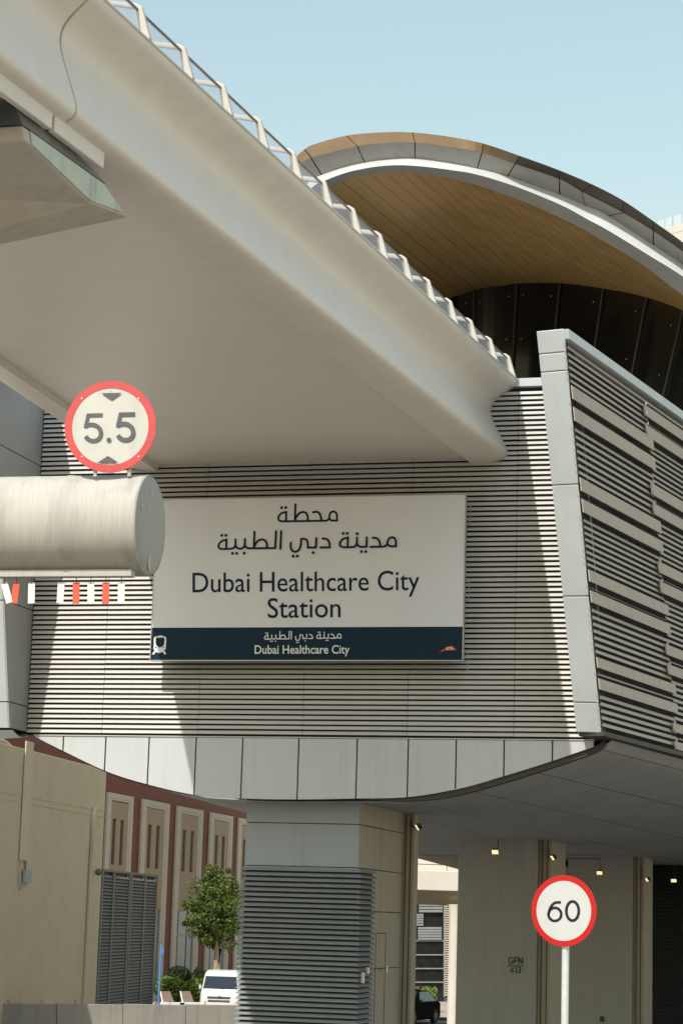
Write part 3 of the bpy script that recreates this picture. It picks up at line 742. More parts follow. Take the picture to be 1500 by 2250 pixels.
# ================================================================== FOOTBRIDGE
prof = crom([(1137, 838), (1131, 848), (1112, 861), (1093, 875), (1082, 888), (1078, 902), (1081, 918), (1090, 939), (1102, 963), (1112, 985), (1115, 998), (1109, 1007), (1090, 1014), (1064, 1018.5), (1038, 1021)], 4)
rpf = [(S_of(x, y), Z_of(x, y)) for x, y in prof]
crS, crZ = rpf[-1]; mid = -.72
loop = [(rpf[0][0] - .02, 17.2)] + rpf + [(crS - .02, crZ + .14), (crS - .25, crZ + .16)]
loop = loop + [(2 * mid - a, b) for a, b in reversed(loop)]
smin, smax = min(a for a, b in loop), max(a for a, b in loop)
def bdir(s_): return lerp(12.0, 19.4, (s_ - smin) / (smax - smin))
def bpt(s_, z, t):                                       # t metres from the wall, measured square to it
    a = bdir(s_); return front(s_, z) - az(a) * (t / cos(radians(a - AX)))
TJ = 22.2
BR = thing('footbridge', 'white concrete footbridge crossing overhead into the station front', 'footbridge', bpt(-.7, 15.3, 20))
for t0, t1 in ((-.06, TJ - .03), (TJ + .03, 47)):
    m = MB(); ts = [t0] + [t for t in range(2, 47, 3) if t0 < t < t1] + [t1]
    m.loft([[bpt(a, b, t) for a, b in loop] for t in ts]); m.build('deck_segment', 'bridge_white', BR, smooth=35)
m = MB(); m.prism([bpt(mid - 2.6, 15.6, TJ - .5), bpt(mid + 2.6, 15.6, TJ - .5), bpt(mid + 2.6, 17.0, TJ - .5), bpt(mid - 2.6, 17.0, TJ - .5)], az(196) * 1.0); m.build('joint_core', 'joint_dark', BR)
LS, LZ = rpf[0][0] - .06, 17.2
bd = az(bdir(LS)); nfr = 18
inw = (-e + n * .0)
def frame_mesh(P):
    m = MB()
    base, tip = P, P + inw * .13 + UPZ * .47
    arm = tip + inw * .46 + UPZ * .13
    w = bd * .042
    def q(p, a, k): return [p - w * k - a, p + w * k - a, p + w * k + a, p - w * k + a]
    a0, a1, a2 = e * .075, (e * .045 + UPZ * .025), UPZ * .035
    m.loft([q(base, a0, 1.15), q(tip - inw * .01, a1, 1.0), q(tip + inw * .05 + UPZ * .05, (e * .015 + UPZ * .04), .95), q(arm, a2, .8)])
    return m
proto = None; pg = None; P0 = None
for i in range(nfr):
    d_ = .22 + i * 1.555
    P = bpt(LS, LZ, 0) - bd * d_
    if proto is None:
        proto = frame_mesh(P).build('parapet_frame', 'frame_cream', BR, bevel=.018); P0 = P
    else:
        c = proto.copy(); COL.objects.link(c); c.parent = BR; c.location = V(proto.location) + (P - P0)
for i in range(nfr - 1):
    d_ = .22 + i * 1.555; P = bpt(LS, LZ, 0) - bd * d_
    if pg is None:
        m = MB(); a = P - bd * .07; b = P - bd * 1.485
        m.prism([a + inw * .03, b + inw * .03, b + inw * .13 + UPZ * .43, a + inw * .13 + UPZ * .43], inw * .015)
        pg = m.build('glass_panel', 'rail_glass', BR)
    else:
        c = pg.copy(); COL.objects.link(c); c.parent = BR; c.location = V(pg.location) + (P - P0)
P = bpt(LS, LZ, 0); m = MB()
m.tube([P - bd * .1 + inw * .14 + UPZ * .455, P - bd * 27 + inw * .14 + UPZ * .455], .022, 8); m.build('handrail', 'rail_dark', BR)
m = MB(); m.tube([P - bd * .1 + inw * .60 + UPZ * .60, P - bd * 27 + inw * .60 + UPZ * .60], .03, 8)
m.tube([P - bd * .1 + inw * .3 + UPZ * .30, P - bd * 27 + inw * .3 + UPZ * .30], .03, 8); m.build('inner_rail', 'frame_cream', BR)
m = MB(); m.prism([P + inw * .9, P - bd * 27 + inw * .9, P - bd * 27 + inw * .95 + UPZ * .66, P + inw * .95 + UPZ * .66], inw * .05); m.build('inner_parapet', 'glass_tan', BR)
m = MB(); m.tube([bpt(LS + .06, 17.19, 0), bpt(LS + .06, 17.19, 46)], .022, 6); m.build('edge_strip', 'roof_white', BR)

# ---- pier under the bridge
BD = az(19.4); BN = az(109.4)
hump = bpt(S_of(1093, 1012), Z_of(1093, 1012), TJ); PP = PL(hump, BN)
PC = thing('bridge_pier', 'beige concrete pier head carrying the footbridge, greenish side face', 'pier', (-9.5, 31, 0))
def pxs_(pts, pl): return [pl(x, y) for x, y in pts]
for pts in ([(-90, 78), (118, 232), (115, 284), (-90, 132)], [(124, 237), (232, 316), (229, 371), (121, 289)]):
    m = MB(); m.prism(pxs_(pts, PP), -BN * .10); tag(m.build('bearing_plate', 'bridge_white', PC, bevel=.015))
QP = PP.off(-.12)
ringA = pxs_([(50, 275), (232, 405), (283, 478), (200, 447), (55, 308)], QP)
def leftend(p, dz): return p - e * 5.2 - UPZ * dz
m = MB(); mm_ = [leftend(ringA[0], .0), leftend(ringA[1], .0), leftend(ringA[2], .55), leftend(ringA[3], 1.15), leftend(ringA[4], .25)]
m.loft([ringA, mm_]); m.build('pier_head', 'pier_concrete', PC, bevel=.03)
cpl = [p + BN * .012 for p in ringA]; cen = sum(cpl, V()) / 5
m = MB(); m.prism([cen.lerp(p, .88) + BN * .004 for p in cpl], -BN * .012); m.build('side_face', 'pier_side', PC)
rb = pxs_([(28, 222), (216, 383), (233, 404), (50, 274)], PP.off(-.16)); m = MB(); m.loft([rb, [p - e * 5 for p in rb]]); m.build('bearing_block', 'bearing_grey', PC)
m = MB(); q = pxs_([(-60, 226), (29, 224), (49, 271), (-60, 274)], PL(rb[0] - n * .03, n)); m.prism(q, n * .02); m.build('gap_shade', 'bearing_dark', PC)  # flat dark sheet painting the shade in the bearing gap
c_ = mm_[3]; m = MB(); cx = V((c_.x - 1.2, c_.y, 0))
rg = lambda w, d, z: [cx + e * w * cos(2 * pi * j / 20) + n * d * sin(2 * pi * j / 20) + UPZ * z for j in range(20)]
m.loft([rg(1.1, 1.1, 0), rg(1.1, 1.1, c_.z - 3), rg(1.5, 1.4, c_.z - 1), rg(2.3, 1.8, c_.z + .4)]); m.build('shaft', 'pier_concrete', PC, smooth=40)

# ================================================================== HEIGHT GANTRY
GD = az(103); GN = az(13); YG = 22.0
gp_ = PL(at(330, 1155, YG), GN)
cR = gp_(331, 1154); rad = (gp_(331, 1043) - gp_(331, 1262)).length / 2
GA = thing('height_gantry', 'galvanised round gantry beam with flat end cap reaching in from the left', 'gantry', (cR.x - 7.2, cR.y + 1.6, 2.55))
def gp3(l, a, rr): return cR - GD * l + GN * (-sin(a) * rr) + UPZ * (cos(a) * rr)
m = MB(); rings = []
for l in (0, .015, .78, .80, .825, .85, .87, 3.6, 7.2):
    rr = rad + (.006 if l == .825 else .004 if l in (.80, .85) else 0) - (.012 if l == 0 else 0)
    rings.append([gp3(l, 2 * pi * j / 48, rr) for j in range(48)])
m.loft(rings, 0, True, False); m.build('beam', 'galvanised', GA, smooth=35)
m = MB(); rings = [[gp3(l, 2 * pi * j / 48, rr) for j in range(48)] for l, rr in ((.004, rad - .013), (-.006, rad - .03), (-.012, rad * .7), (-.02, rad * .35), (-.018, .02))]
m.loft(rings); m.build('end_cap', 'galv_cap', GA, smooth=40)
m = MB()
for (x, y, rx) in ((334, 1085, .025), (312, 1112, .02), (329, 1118, .02), (329, 1237, .045)):
    c = PL(cR + GD * .018, GD)(x, y); m.loft([[c + GN * cos(2 * pi * j / 10) * rx + UPZ * sin(2 * pi * j / 10) * rx * 1.9 + GD * (-.006 if k == 0 else .003) for j in range(10)] for k in range(2)])
m.build('cap_glint', 'galvanised', GA)  # glints on the end cap, made as paler discs
m = MB(); m.box(cR - GD * 7.2 - UPZ * (rad * .94 + .075) - GN * (rad * .35 + .06), GD * 7.1, GN * .12, UPZ * .07); m.build('bottom_channel', 'galvanised', GA, bevel=.006)
m = MB(); b0 = cR - GD * 7.2
rg = lambda z, q: [V((b0.x, b0.y, 0)) + V((q * cos(2 * pi * j / 32), q * sin(2 * pi * j / 32), z)) for j in range(32)]
m.loft([rg(2.55, .6), rg(b0.z + rad + .1, .56)]); m.build('post', 'galvanised', GA, smooth=40)
# 5.5 m height limit sign on the beam
HP = PL(at(243, 938, 21.75), az(4)); hc = HP(243, 938)
HS = thing('height_limit_sign', 'round faded red-ringed 5.5 height limit sign standing on the gantry beam', 'traffic sign', HP(243, 1043))
hr = az(94); R1 = (HP(343, 938) - HP(143, 938)).length / 2
def disc(c, u, v, nrm, rad_, th, name, mt, par, ro=None, k=56):
    m = MB(); ring = lambda q, d: [c + (u * cos(2 * pi * j / k) + v * sin(2 * pi * j / k)) * q + nrm * d for j in range(k)]
    if ro is None: m.loft([ring(rad_, 0), ring(rad_, th)])
    else: m.loft([ring(rad_, 0), ring(rad_, th), ring(ro, th), ring(ro, 0), ring(rad_, 0)], caps=False)
    return m.build(name, mt, par)
nr = -az(4); vv = UPZ
disc(hc, hr, vv * 1.02, nr, R1 * .985, .012, 'disc', 'faded_white', HS); disc(hc, hr, vv * 1.02, nr, R1, .016, 'ring', 'faded_red', HS, R1 * .84)
ink = INK(PL(hc + nr * .013, az(4)), .0015); ink.out = nr
T = lambda p: sc_(p, 0, 800, 3.3333)
for dx, dy in ((0, 0), (236, -7)):
    f5 = lambda pts: T([(x + dx, y + dy) for x, y in pts])
    ink.stroke(f5([(755, 375), (645, 378)]), 9.6, cap=False); ink.stroke(f5([(651, 365), (628, 470)]), 8.4, cap=False)
    ink.stroke(f5(crom([(622, 458), (655, 446), (695, 448), (730, 472), (742, 512), (728, 548), (692, 564), (655, 556), (628, 530)], 3)), 9.6, cap=False); ink.out_to('digit', 'faded_ink', HS)
ink.dot(*T([(800, 557)])[0], 5.2); ink.out_to('decimal_point', 'faded_ink', HS)
ink.fill(T([(745, 215), (896, 212), (820, 266)])); ink.out_to('arrow_mark', 'faded_ink', HS); ink.fill(T([(712, 727), (868, 722), (793, 674)])); ink.out_to('arrow_mark', 'faded_ink', HS)
m = MB()
for x in (205, 280): m.box(HP(x, 1046) + az(4) * .01, hr * .03, az(4) * .05, UPZ * .7)
m.build('bracket', 'galvanised', HS)
# hanging warning strips
for dx, dy in ((-62, -62), (62, -62), (-62, 66), (62, 66), (0, -80), (0, 80)):
    c = HP(243 + dx, 938 + dy) + nr * .017; m = MB(); m.loft([[c + (hr * cos(2 * pi * j / 8) + vv * sin(2 * pi * j / 8)) * q + nr * d for j in range(8)] for q, d in ((.009, 0), (.006, .004))]); m.build('rivet', 'strip_white', HS)
hpn = gp_.off(-rad * .35); proto_w = proto_r = None
specs = [((10, 1281), (21, 1323), 'white', 'white hanging strip swung furthest left under the gantry beam, crossing a red one'),
         ((37, 1280), (31, 1326), 'red', 'red hanging strip tilted against the leftmost white strip'),
         ((70, 1280), (69, 1327), 'white', 'white hanging strip on its own right of the tilted red one'),
         ((135, 1279), (132, 1326), 'white', 'white hanging strip just left of the upright left-hand red strip'),
         ((168, 1280), (167, 1327), 'red', 'upright red hanging strip between the fourth and sixth strips from the left'),
         ((200, 1280), (200, 1327), 'white', 'white hanging strip between the two upright red strips'),
         ((233, 1280), (232, 1327), 'red', 'rightmost red hanging strip under the gantry beam'),
         ((267, 1280), (266, 1329), 'white', 'white hanging strip nearest the capped end of the gantry beam')]
for (a, b, c_, lab) in specs:
    A, B = hpn(*a), hpn(*b); dn = (B - A).normalized(); L_ = .212; sx = dn.cross(GN).normalized()
    m = MB(); w = .036
    o_ = bpy.data.objects.new('hanging_strip', None)
    m.prism([A - sx * w, A + sx * w, A + sx * w + dn * L_, A - sx * w + dn * L_], GN * .006)
    o_ = thing('hanging_strip', lab, 'warning strip', A, 'warning strips hanging under the gantry beam')
    m.build('strip', 'strip_' + c_, o_, bevel=.004)
    m = MB(); top = V((A.x, A.y, cR.z - rad * .94 - .04)); m.tube([A + dn * .012, top.lerp(A, .3), top], .004, 5); m.build('wire', 'conduit_dark', o_)

# ================================================================== 60 SPEED LIMIT SIGN
Y6 = 30.0; c6 = at(1238, 2001, Y6); r6 = Y6 / F * 76
yaw = 29; n6 = az(180 + yaw); u6 = az(90 + yaw)
SS = thing('speed_limit_sign', 'round red-ringed 60 speed limit sign on a pale pole', 'traffic sign', (c6.x, c6.y, 2.55))
disc(c6, u6, UPZ, n6, r6 * .985, .008, 'disc', 'sign_face', SS); disc(c6, u6, UPZ, n6, r6, .012, 'ring', 'sign_red', SS, r6 * .845)
ink = INK(PL(c6 + n6 * .009, n6), .0012); ink.out = n6; T = lambda p: sc_(p, 880, 1750, 2.419)
ink.stroke(T(crom([(850, 563), (818, 566), (795, 590), (784, 628)], 4) + ell(818, 627, 34, 35, 180, -190, 26)), 6.0, cap=False); ink.out_to('digit', 'digit_ink', SS)
ink.stroke(T(ell(912, 609, 33, 51, 0, 360, 30)[:-1]), 6.2, closed=True)
ink.out_to('digit', 'digit_ink', SS)
m = MB(); b6 = V((c6.x, c6.y, 0)) - n6 * .07
m.tube([b6 + UPZ * 2.5, b6 + UPZ * (c6.z - .05)], Y6 / F * 8.0, 20); m.build('pole', 'post_white', SS, smooth=40)
m = MB()
for dz in (-.2, .2): m.box(c6 - n6 * .03 - u6 * .08 + UPZ * dz, u6 * .16, -n6 * .03, UPZ * .04)
m.build('clamp', 'galvanised', SS)

# ================================================================== FLOODLIGHTS under the station
def flood(x, y, Y, lab, arm, face=0, w=.24):
    P = at(x, y, Y); o_ = thing('floodlight', lab, 'floodlight', P, 'floodlights under the station')
    u = az(AX + 90 + face); d = az(AX + face); tl = 35
    dn = (-d * cos(radians(tl)) - UPZ * sin(radians(tl))); vv_ = u.cross(dn).normalized()
    m = MB(); q = [P - u * w / 2 - vv_ * .09, P + u * w / 2 - vv_ * .09, P + u * w / 2 + vv_ * .09, P - u * w / 2 + vv_ * .09]
    m.loft([[P + (p - P) * .7 - dn * .10 for p in q], q]); m.build('housing', 'lamp_black', o_)
    m = MB(); m.face([P + (p - P) * .84 + dn * .006 for p in q]); m.build('lens', 'lamp_glow', o_, fixn=False)
    m = MB(); pts = [P - dn * .08] + [at(a, b, c) for a, b, c in arm]; m.tube(pts, .018, 6); m.build('bracket', 'conduit_dark', o_)
YB = plB.p.y
flood(1087, 1872, 69.0, 'lit floodlight hanging by a bracket before the stencilled column', [(1094, 1862, 69.1), (1093, 1836, 69.2), (1008, 1835, 69.6)])
flood(1213, 1885, 69.6, 'lit floodlight on the right edge of the stencilled column', [(1203, 1882, 69.8), (1203, 1850, 69.9)], 60)
flood(1316, 1918, 83.0, 'small lit floodlight above the 60 speed limit sign', [(1319, 1908, 83.1), (1318, 1887, 83.2), (1248, 1886, 83.4)])
flood(1420, 1933, 83.6, 'lit floodlight on the right edge of the column farthest back', [(1408, 1930, 83.7), (1408, 1905, 83.8)], 60)
flood(1479, 1935, 91.0, 'rightmost lit floodlight against the dark louvred wall', [(1480, 1922, 91.2), (1480, 1905, 91.4)], 0, .26)
flood(916, 1818, 54.6, 'lit floodlight on the pipes of the front louvred column', [(905, 1817, 54.8), (903, 1800, 55.0)], 60, .16)

# ================================================================== LEFT BACKGROUND
# red granite building with cream window bays
RB = 12.4; rd = az(RB); ro_ = az(RB + 90)
RPp = PL(at(340, 2000, 150), ro_)
RBd = thing('red_building', 'red granite building with cream framed window bays behind the beige block', 'building', at(420, 2000, 160) * 1.0)
RBd.location.z = 0
def rp(sv, z, o_=0): return V((RPp.p.x, RPp.p.y, 0)) + rd * sv + UPZ * z + ro_ * o_
def rs(x, y): P = RPp(x, y); return (P - V((RPp.p.x, RPp.p.y, 0))).dot(rd), P.z
m = MB(); m.box(rp(-46, 0, 0), rd * 130, -ro_ * 20, UPZ * 18); m.build('wall', 'red_granite', RBd)
bays = [(232, 289, 1761), (309, 369, 1774.5), (386, 442.5, 1788.5), (459, 508, 1801.5), (521, 566, 1814)]
bw = None
for i, (x0, x1, y) in enumerate(bays):
    a, zt_ = rs(x0, y - 4); b, zt2 = rs(x1, y + 4); zt_ = 12.43
    if i == 4: b = a + bw
    if i == 3: bw = b - a
    fr = bpy.data.objects.new('window', None); COL.objects.link(fr); fr.parent = RBd; fr.location = rp((a + b) / 2, 0) - V(RBd.location)
    w = (b - a); t = w * .15
    m = MB()
    for k, (dpt, ins, tt) in enumerate(((.14, 0, .10), (.11, .10, .07))):
        i0 = w * ins; tk = w * tt
        m.box(rp(a + i0, 0, .02), rd * tk, UPZ * (zt_ - i0 * .3), ro_ * dpt); m.box(rp(b - i0 - tk, 0, .02), rd * tk, UPZ * (zt_ - i0 * .3), ro_ * dpt)
        m.box(rp(a + i0 + tk, zt_ - i0 * .3 - .28, .02), rd * (w - 2 * i0 - 2 * tk), UPZ * .28, ro_ * dpt)
    m.build('frame', 'cream_trim', fr)
    za = 5.39
    a2, b2 = a + w * .17, b - w * .17; w2_ = b2 - a2; z1, z0 = 10.87, 8.04
    m = MB()
    cs = [0, .12, .32, .58, .78, 1.0]
    for j in range(5):
        if j in (1, 3):
            m.box(rp(a2 + w2_ * cs[j], za, .02), rd * w2_ * (cs[j + 1] - cs[j]), UPZ * (z0 - za), ro_ * .09); m.box(rp(a2 + w2_ * cs[j], z1, .02), rd * w2_ * (cs[j + 1] - cs[j]), UPZ * (zt_ - .5 - z1), ro_ * .09)
            m.box(rp(a2 + w2_ * cs[j], z0, .012), rd * w2_ * (cs[j + 1] - cs[j]), UPZ * (z1 - z0), ro_ * .006, 1)
        else: m.box(rp(a2 + w2_ * cs[j], za, .02), rd * w2_ * (cs[j + 1] - cs[j]), UPZ * (zt_ - .5 - za), ro_ * .09)
    m.build('panel', ['tan_panel', 'slot_dark'], fr)
    m = MB(); m.box(rp(a2, 0, .01), rd * w2_, UPZ * (za - .02), ro_ * .015); m.build('pane', 'shop_glass', fr)
    m = MB()
    for f in (.1, .62): m.box(rp(a2 + w2_ * f, 0, .03), rd * .14, UPZ * za, ro_ * .03)
    for z in (3.66, 4.47): m.box(rp(a2, z, .033), rd * w2_, UPZ * .09, ro_ * .03)
    m.build('glazing_bar', 'frame_metal', fr)
# beige utility block
BB = thing('beige_block', 'plain beige rendered block with drainpipe at the left edge', 'building', (-17, 106, 0))
bdv = az(10); bo = az(100)
BP = PL(at(232, 2000, 112), bo); bq = BP(220, 2000); bq.z = 0
def bpp(x, y, o_=0): return BP(x, y) + bo * o_
zt_ = BP(231, 1691).z; cx_ = BP(220, 2000); 
m = MB(); tcorn = 0
m.box(V((bq.x, bq.y, 0)) - bdv * 26, bdv * 26, -bo * 14, UPZ * zt_); m.build('wall', 'beige_wall', BB, bevel=.03)
m = MB()
P0_, P1_ = bpp(68, 1752), bpp(228, 1782); zg = P0_.z
for dz in (0, -.28): m.box(V((bq.x, bq.y, zg + dz)) - bdv * 26, bdv * 26, bo * .025, UPZ * .04)
m.build('groove_band', 'beige_trim', BB)
t0, t1 = (bpp(51, 1700) - bq).dot(bdv), (bpp(68, 1700) - bq).dot(bdv)
z_tr = bpp(42, 1890).z
m = MB(); m.box(V((bq.x, bq.y, z_tr)) + bdv * t0 + bo * .03, bdv * (t1 - t0), bo * .06, UPZ * (zt_ + .35 - z_tr)); m.build('cable_trunking', 'beige_trim', BB, bevel=.02)
m = MB(); pts = [bpp(210, 1775, .05), bpp(204, 1778, .08), bpp(201, 1800, .09), bpp(196, 1900, .09)]; q = bpp(196, 1900, .09); pts.append(V((q.x, q.y, 0)))
m.tube(pts, .11, 10); m.build('drainpipe', 'beige_trim', BB, smooth=50)
m = MB(); c = bpp(206, 1916, .25); m.tube([c + V((0, 0, .18)), c + V((0, 0, .1)), c, c - V((0, 0, .1)), c - V((0, 0, .17))], [.05, .14, .18, .14, .04], 12); m.build('wall_lamp', 'board_brown', BB, smooth=60)
m = MB(); c = bpp(47, 1939, .05); m.box(c, bdv * .9, bo * .12, UPZ * .55); m.tube([bpp(41, 1890, .06), bpp(38, 1930, .06), bpp(41, 1957, .06), bpp(47, 1940, .06)], .02, 6); m.tube([bpp(56, 1846, .06), bpp(52, 1930, .06)], .03, 6, 1)
m.build('junction_box', ['column_grey', 'conduit_dark'], BB)
m = MB(); A, B = BP(-20, 1646), BP(46, 1650)
m.tube([A.lerp(B, k / 10) + UPZ * (.42 * sin(pi * k / 10)) - bo * .3 for k in range(11)], .09, 8); m.build('roof_hoop', 'cream_trim', BB, smooth=50)
# louvred gate beside it
gdv = az(7); go = az(97); gq = V((bq.x, bq.y, 0)) + bdv * .1 - bo * .1
GPp = PL(gq, go); gt = GPp(340, 2000); gl_ = (gt - gq); gl_.z = 0; gL = gl_.length
zg1 = GPp(225, 1909).z
GT_ = thing('louvred_gate', 'brown louvred metal gate between the beige block and red building', 'gate', gq)
m = MB()
fr_ = [0, .17, .45, .53, .76, .97]
for f in (0, .185, .46, .495, .745, .975): m.box(gq + gdv * gL * f, gdv * gL * .025, go * .12, UPZ * zg1)
m.box(gq, gdv * gL, go * .11, UPZ * .15); m.box(gq + UPZ * (zg1 - .12), gdv * gL, go * .115, UPZ * .12)
m.build('gate_frame', 'gate_brown', GT_)
m = MB(); nz = int((zg1 - .3) / .165)
for k in range(nz):
    z = .2 + k * .165; m.prism([gq + UPZ * (z + .12) + go * .0, gq + UPZ * (z + .135), gq + UPZ * (z + .015) + go * .10, gq + UPZ * z + go * .10], gdv * gL)
m.box(gq - go * .1, gdv * gL, go * .05, UPZ * (zg1 - .1), 1); m.build('louvre_leaf', ['gate_brown', 'gate_inner'], GT_)
# barriers
YB_ = 97.0
bl_ = [(-40, 125), (125, 270), (270, 408), (408, 560)]
labs = ['leftmost grey concrete barrier block in front of the beige block', 'grey concrete barrier block below the drainpipe and louvred gate', 'grey concrete barrier block below the blue pole', 'grey concrete barrier block in front of the white van']
for i, (x0, x1) in enumerate(bl_):
    A = at(x0 + .6, 2204 + x0 * .006, YB_ + x0 * .006); B = at(x1 - .6, 2204 + x1 * .006, YB_ + x1 * .006); h = A.z; A.z = B.z = 0
    u = (B - A); nrm = V((-u.y, u.x, 0)).normalized()
    o_ = thing('concrete_barrier', labs[i], 'barrier', A.lerp(B, .5), 'concrete barrier blocks in a row')
    prf = [(-.3, 0), (-.3, .08), (-.14, .38), (-.09, h - .02), (-.07, h), (.07, h), (.09, h - .02), (.14, .38), (.3, .08), (.3, 0)]
    m = MB(); m.loft([[A + nrm * d + UPZ * z for d, z in prf], [B + nrm * d + UPZ * z for d, z in prf]]); m.build('block', 'barrier_grey', o_, bevel=.012)
    for f in (.28, .75) if i else (.35, .8):
        c = A.lerp(B, f) + UPZ * (h - .02); m = MB()
        m.tube([c - u.normalized() * .045, c - u.normalized() * .04 + UPZ * .12, c - u.normalized() * .02 + UPZ * .17, c + u.normalized() * .02 + UPZ * .17, c + u.normalized() * .04 + UPZ * .12, c + u.normalized() * .045], .012, 6)
        m.build('lifting_loop', 'conduit_dark', o_)
# blue pole
a = at(355, 2076, 104); o_ = thing('blue_pole', 'thin bright blue pole standing beside the louvred gate', 'pole', (a.x, a.y, 0))
b = V((a.x - .02, a.y, 0)); m = MB(); m.tube([b, a], .055, 10); m.build('pole', 'blue_paint', o_)
m = MB(); m.box(at(356, 2095, 103.9), V((.07, 0, 0)), V((0, .06, 0)), V((0, 0, .22))); m.build('tag', 'blue_paint', o_)
# slanted boards
for i, (x, lab) in enumerate(((376, 'brown slanted board with pale edge beside the blue pole'), (420, 'brown slanted board with pale edge beside the white van'))):
    Yd = 108; A = at(x - 22, 2178, Yd); A2 = at(x - 2, 2178, Yd); B = at(x - 12, 2230, Yd - .4); B2 = at(x + 16, 2230, Yd - .4)
    o_ = thing('slanted_board', lab, 'board', (A.x, A.y, 0), 'slanted brown boards behind the barrier')
    for q in (B, B2): q.z = max(0.0, q.z)
    m = MB(); m.prism([A, A2, B2, B], V((0, .06, 0))); m.build('board', 'board_brown', o_)
    m = MB(); m.prism([A - V((.06, 0, 0)), A, B, B - V((.06, 0, 0))], V((0, .07, -0.0))); m.build('edge', 'board_edge', o_)
    m = MB(); c = at(x - 24, 2202, Yd - .5); m.box(V((c.x, c.y, 0)), V((1.15, 0, 0)), V((0, .5, 0)), V((0, 0, c.z))); m.build('base', 'board_edge', o_)

# ---- plants
def leaves(name, mats, par, pts, size, wts):
    m = MB()
    for p, nrm in pts:
        s_ = size * random.uniform(.6, 1.25)
        u = V((random.gauss(0, 1), random.gauss(0, 1), random.gauss(0, .6))).normalized(); n_ = (V((random.gauss(0, .8), random.gauss(0, .8), random.gauss(.5, .6))) + nrm * .7).normalized()
        v = n_.cross(u)
        if v.length < .1: continue
        v.normalize(); u = v.cross(n_)
        mi = random.choices(range(len(mats)), wts)[0]
        m.face([p - u * s_ * .5, p + v * s_ * .28 + n_ * s_ * .06, p + u * s_ * .5, p - v * s_ * .28 + n_ * s_ * .06], mi)
    return m.build(name, mats, par, fixn=False)
def crown_pts(c, rx, ry, rz, nb, nl, rb):
    out = []; bl = []
    for k in range(nb):
        while True:
            q = V((random.uniform(-1, 1), random.uniform(-1, 1), random.uniform(-1, 1)))
            if .25 < q.length < 1: break
        bl.append((c + V((q.x * rx, q.y * ry, q.z * rz)), rb * random.uniform(.55, 1.15), q))
    for k in range(nl):
        b, rr, q = random.choice(bl); d = V((random.gauss(0, 1), random.gauss(0, 1), random.gauss(0, 1))).normalized()
        p = b + d * rr * random.uniform(.55, 1.0); out.append((p, d))
    return out
tc = at(473, 1993, 127.5); tb = at(474, 2150, 127.5); tb.z = 0
TR = thing('street_tree', 'small bushy green tree with twin pale trunks behind the white van', 'tree', tb)
pts = crown_pts(tc, 1.42, 1.3, 2.0, 66, 11500, .58) + crown_pts(tc + V((.1, 0, -.9)), 1.5, 1.3, .8, 18, 2800, .52) + crown_pts(tc + V((.25, 0, -1.75)), .95, .85, .65, 12, 1900, .45) + crown_pts(tc + V((-.3, 0, 1.95)), .6, .55, .5, 6, 600, .3) + crown_pts(tc + V((.55, 0, 1.75)), .4, .4, .45, 4, 350, .28) + crown_pts(tc + V((-1.6, 0, .15)), .25, .2, .25, 3, 170, .2) + crown_pts(tc + V((-1.55, 0, -.95)), .3, .25, .3, 3, 220, .25)
leaves('crown', ['leaf_bright', 'leaf_mid', 'leaf_dark'], TR, pts, .175, (4, 4, 3))
m = MB(); m.tube([tb, at(474, 2130, 127.5), at(476, 2085, 127.5), at(474, 2040, 127.5), tc], [.2, .15, .12, .09, .03], 10)
m.tube([tb + V((.25, 0, 0)), at(480, 2130, 127.5), at(484, 2085, 127.5), at(492, 2030, 127.5), tc + V((.3, 0, .3))], [.14, .1, .085, .07, .03], 8)
for k in range(9):
    a = random.uniform(0, 6.28); m.tube([at(475, 2080 - k * 9, 127.5), tc + V((cos(a) * .9, sin(a) * .9, random.uniform(-1, 1.4)))], [.05, .015], 6)
m.build('trunk', 'bark', TR, smooth=60)
def hedge(name, lab, cat, x0, x1, y0, Y, dep, mats, wts, nl, rnd=False):
    A, B = at(x0, y0, Y), at(x1, y0, Y); h = A.z; o_ = thing(name, lab, cat, ((A.x + B.x) / 2, Y, 0))
    pts = []; L_ = B.x - A.x
    for k in range(nl):
        if rnd:
            d = V((random.gauss(0, 1), random.gauss(0, 1), random.gauss(0, 1))).normalized(); rr = L_ / 2
            p = V(((A.x + B.x) / 2, Y, h - rr * .8)) + V((d.x * rr, d.y * rr, d.z * rr * .8)) * random.uniform(.9, 1)
            if p.z < 0: continue
        else:
            f = random.choice((0, 0, 1)); x = random.uniform(0, L_)
            hh = h * (1 + .07 * sin(x * 3) + .05 * sin(x * 7.3))
            if f == 0: p = V((A.x + x, Y - dep / 2 + random.gauss(0, .12), random.uniform(0, hh)))
            else: p = V((A.x + x, Y + random.uniform(-dep / 2, dep / 2), hh + random.gauss(0, .06)))
            d = V((0, -1, 0)) if f == 0 else UPZ
        pts.append((p, d))
    leaves('foliage', mats, o_, pts, .17, wts)
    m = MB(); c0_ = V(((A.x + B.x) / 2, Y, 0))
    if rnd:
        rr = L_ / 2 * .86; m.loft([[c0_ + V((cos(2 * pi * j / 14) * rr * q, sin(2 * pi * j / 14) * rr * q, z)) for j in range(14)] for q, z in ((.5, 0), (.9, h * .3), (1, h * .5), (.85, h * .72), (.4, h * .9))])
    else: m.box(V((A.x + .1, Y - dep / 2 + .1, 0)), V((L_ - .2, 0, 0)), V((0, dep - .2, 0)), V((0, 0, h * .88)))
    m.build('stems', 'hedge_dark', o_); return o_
hedge('hedge', 'bright green clipped hedge beyond the slanted boards', 'hedge', 346, 452, 2153, 127, 1.6, ['hedge_bright', 'leaf_mid', 'leaf_dark'], (5, 2, 1), 2600)
hedge('round_bush', 'dark rounded bush against the tall shop window', 'bush', 366, 422, 2122, 130.5, 1.6, ['hedge_dark', 'leaf_dark'], (3, 1), 1500, True)
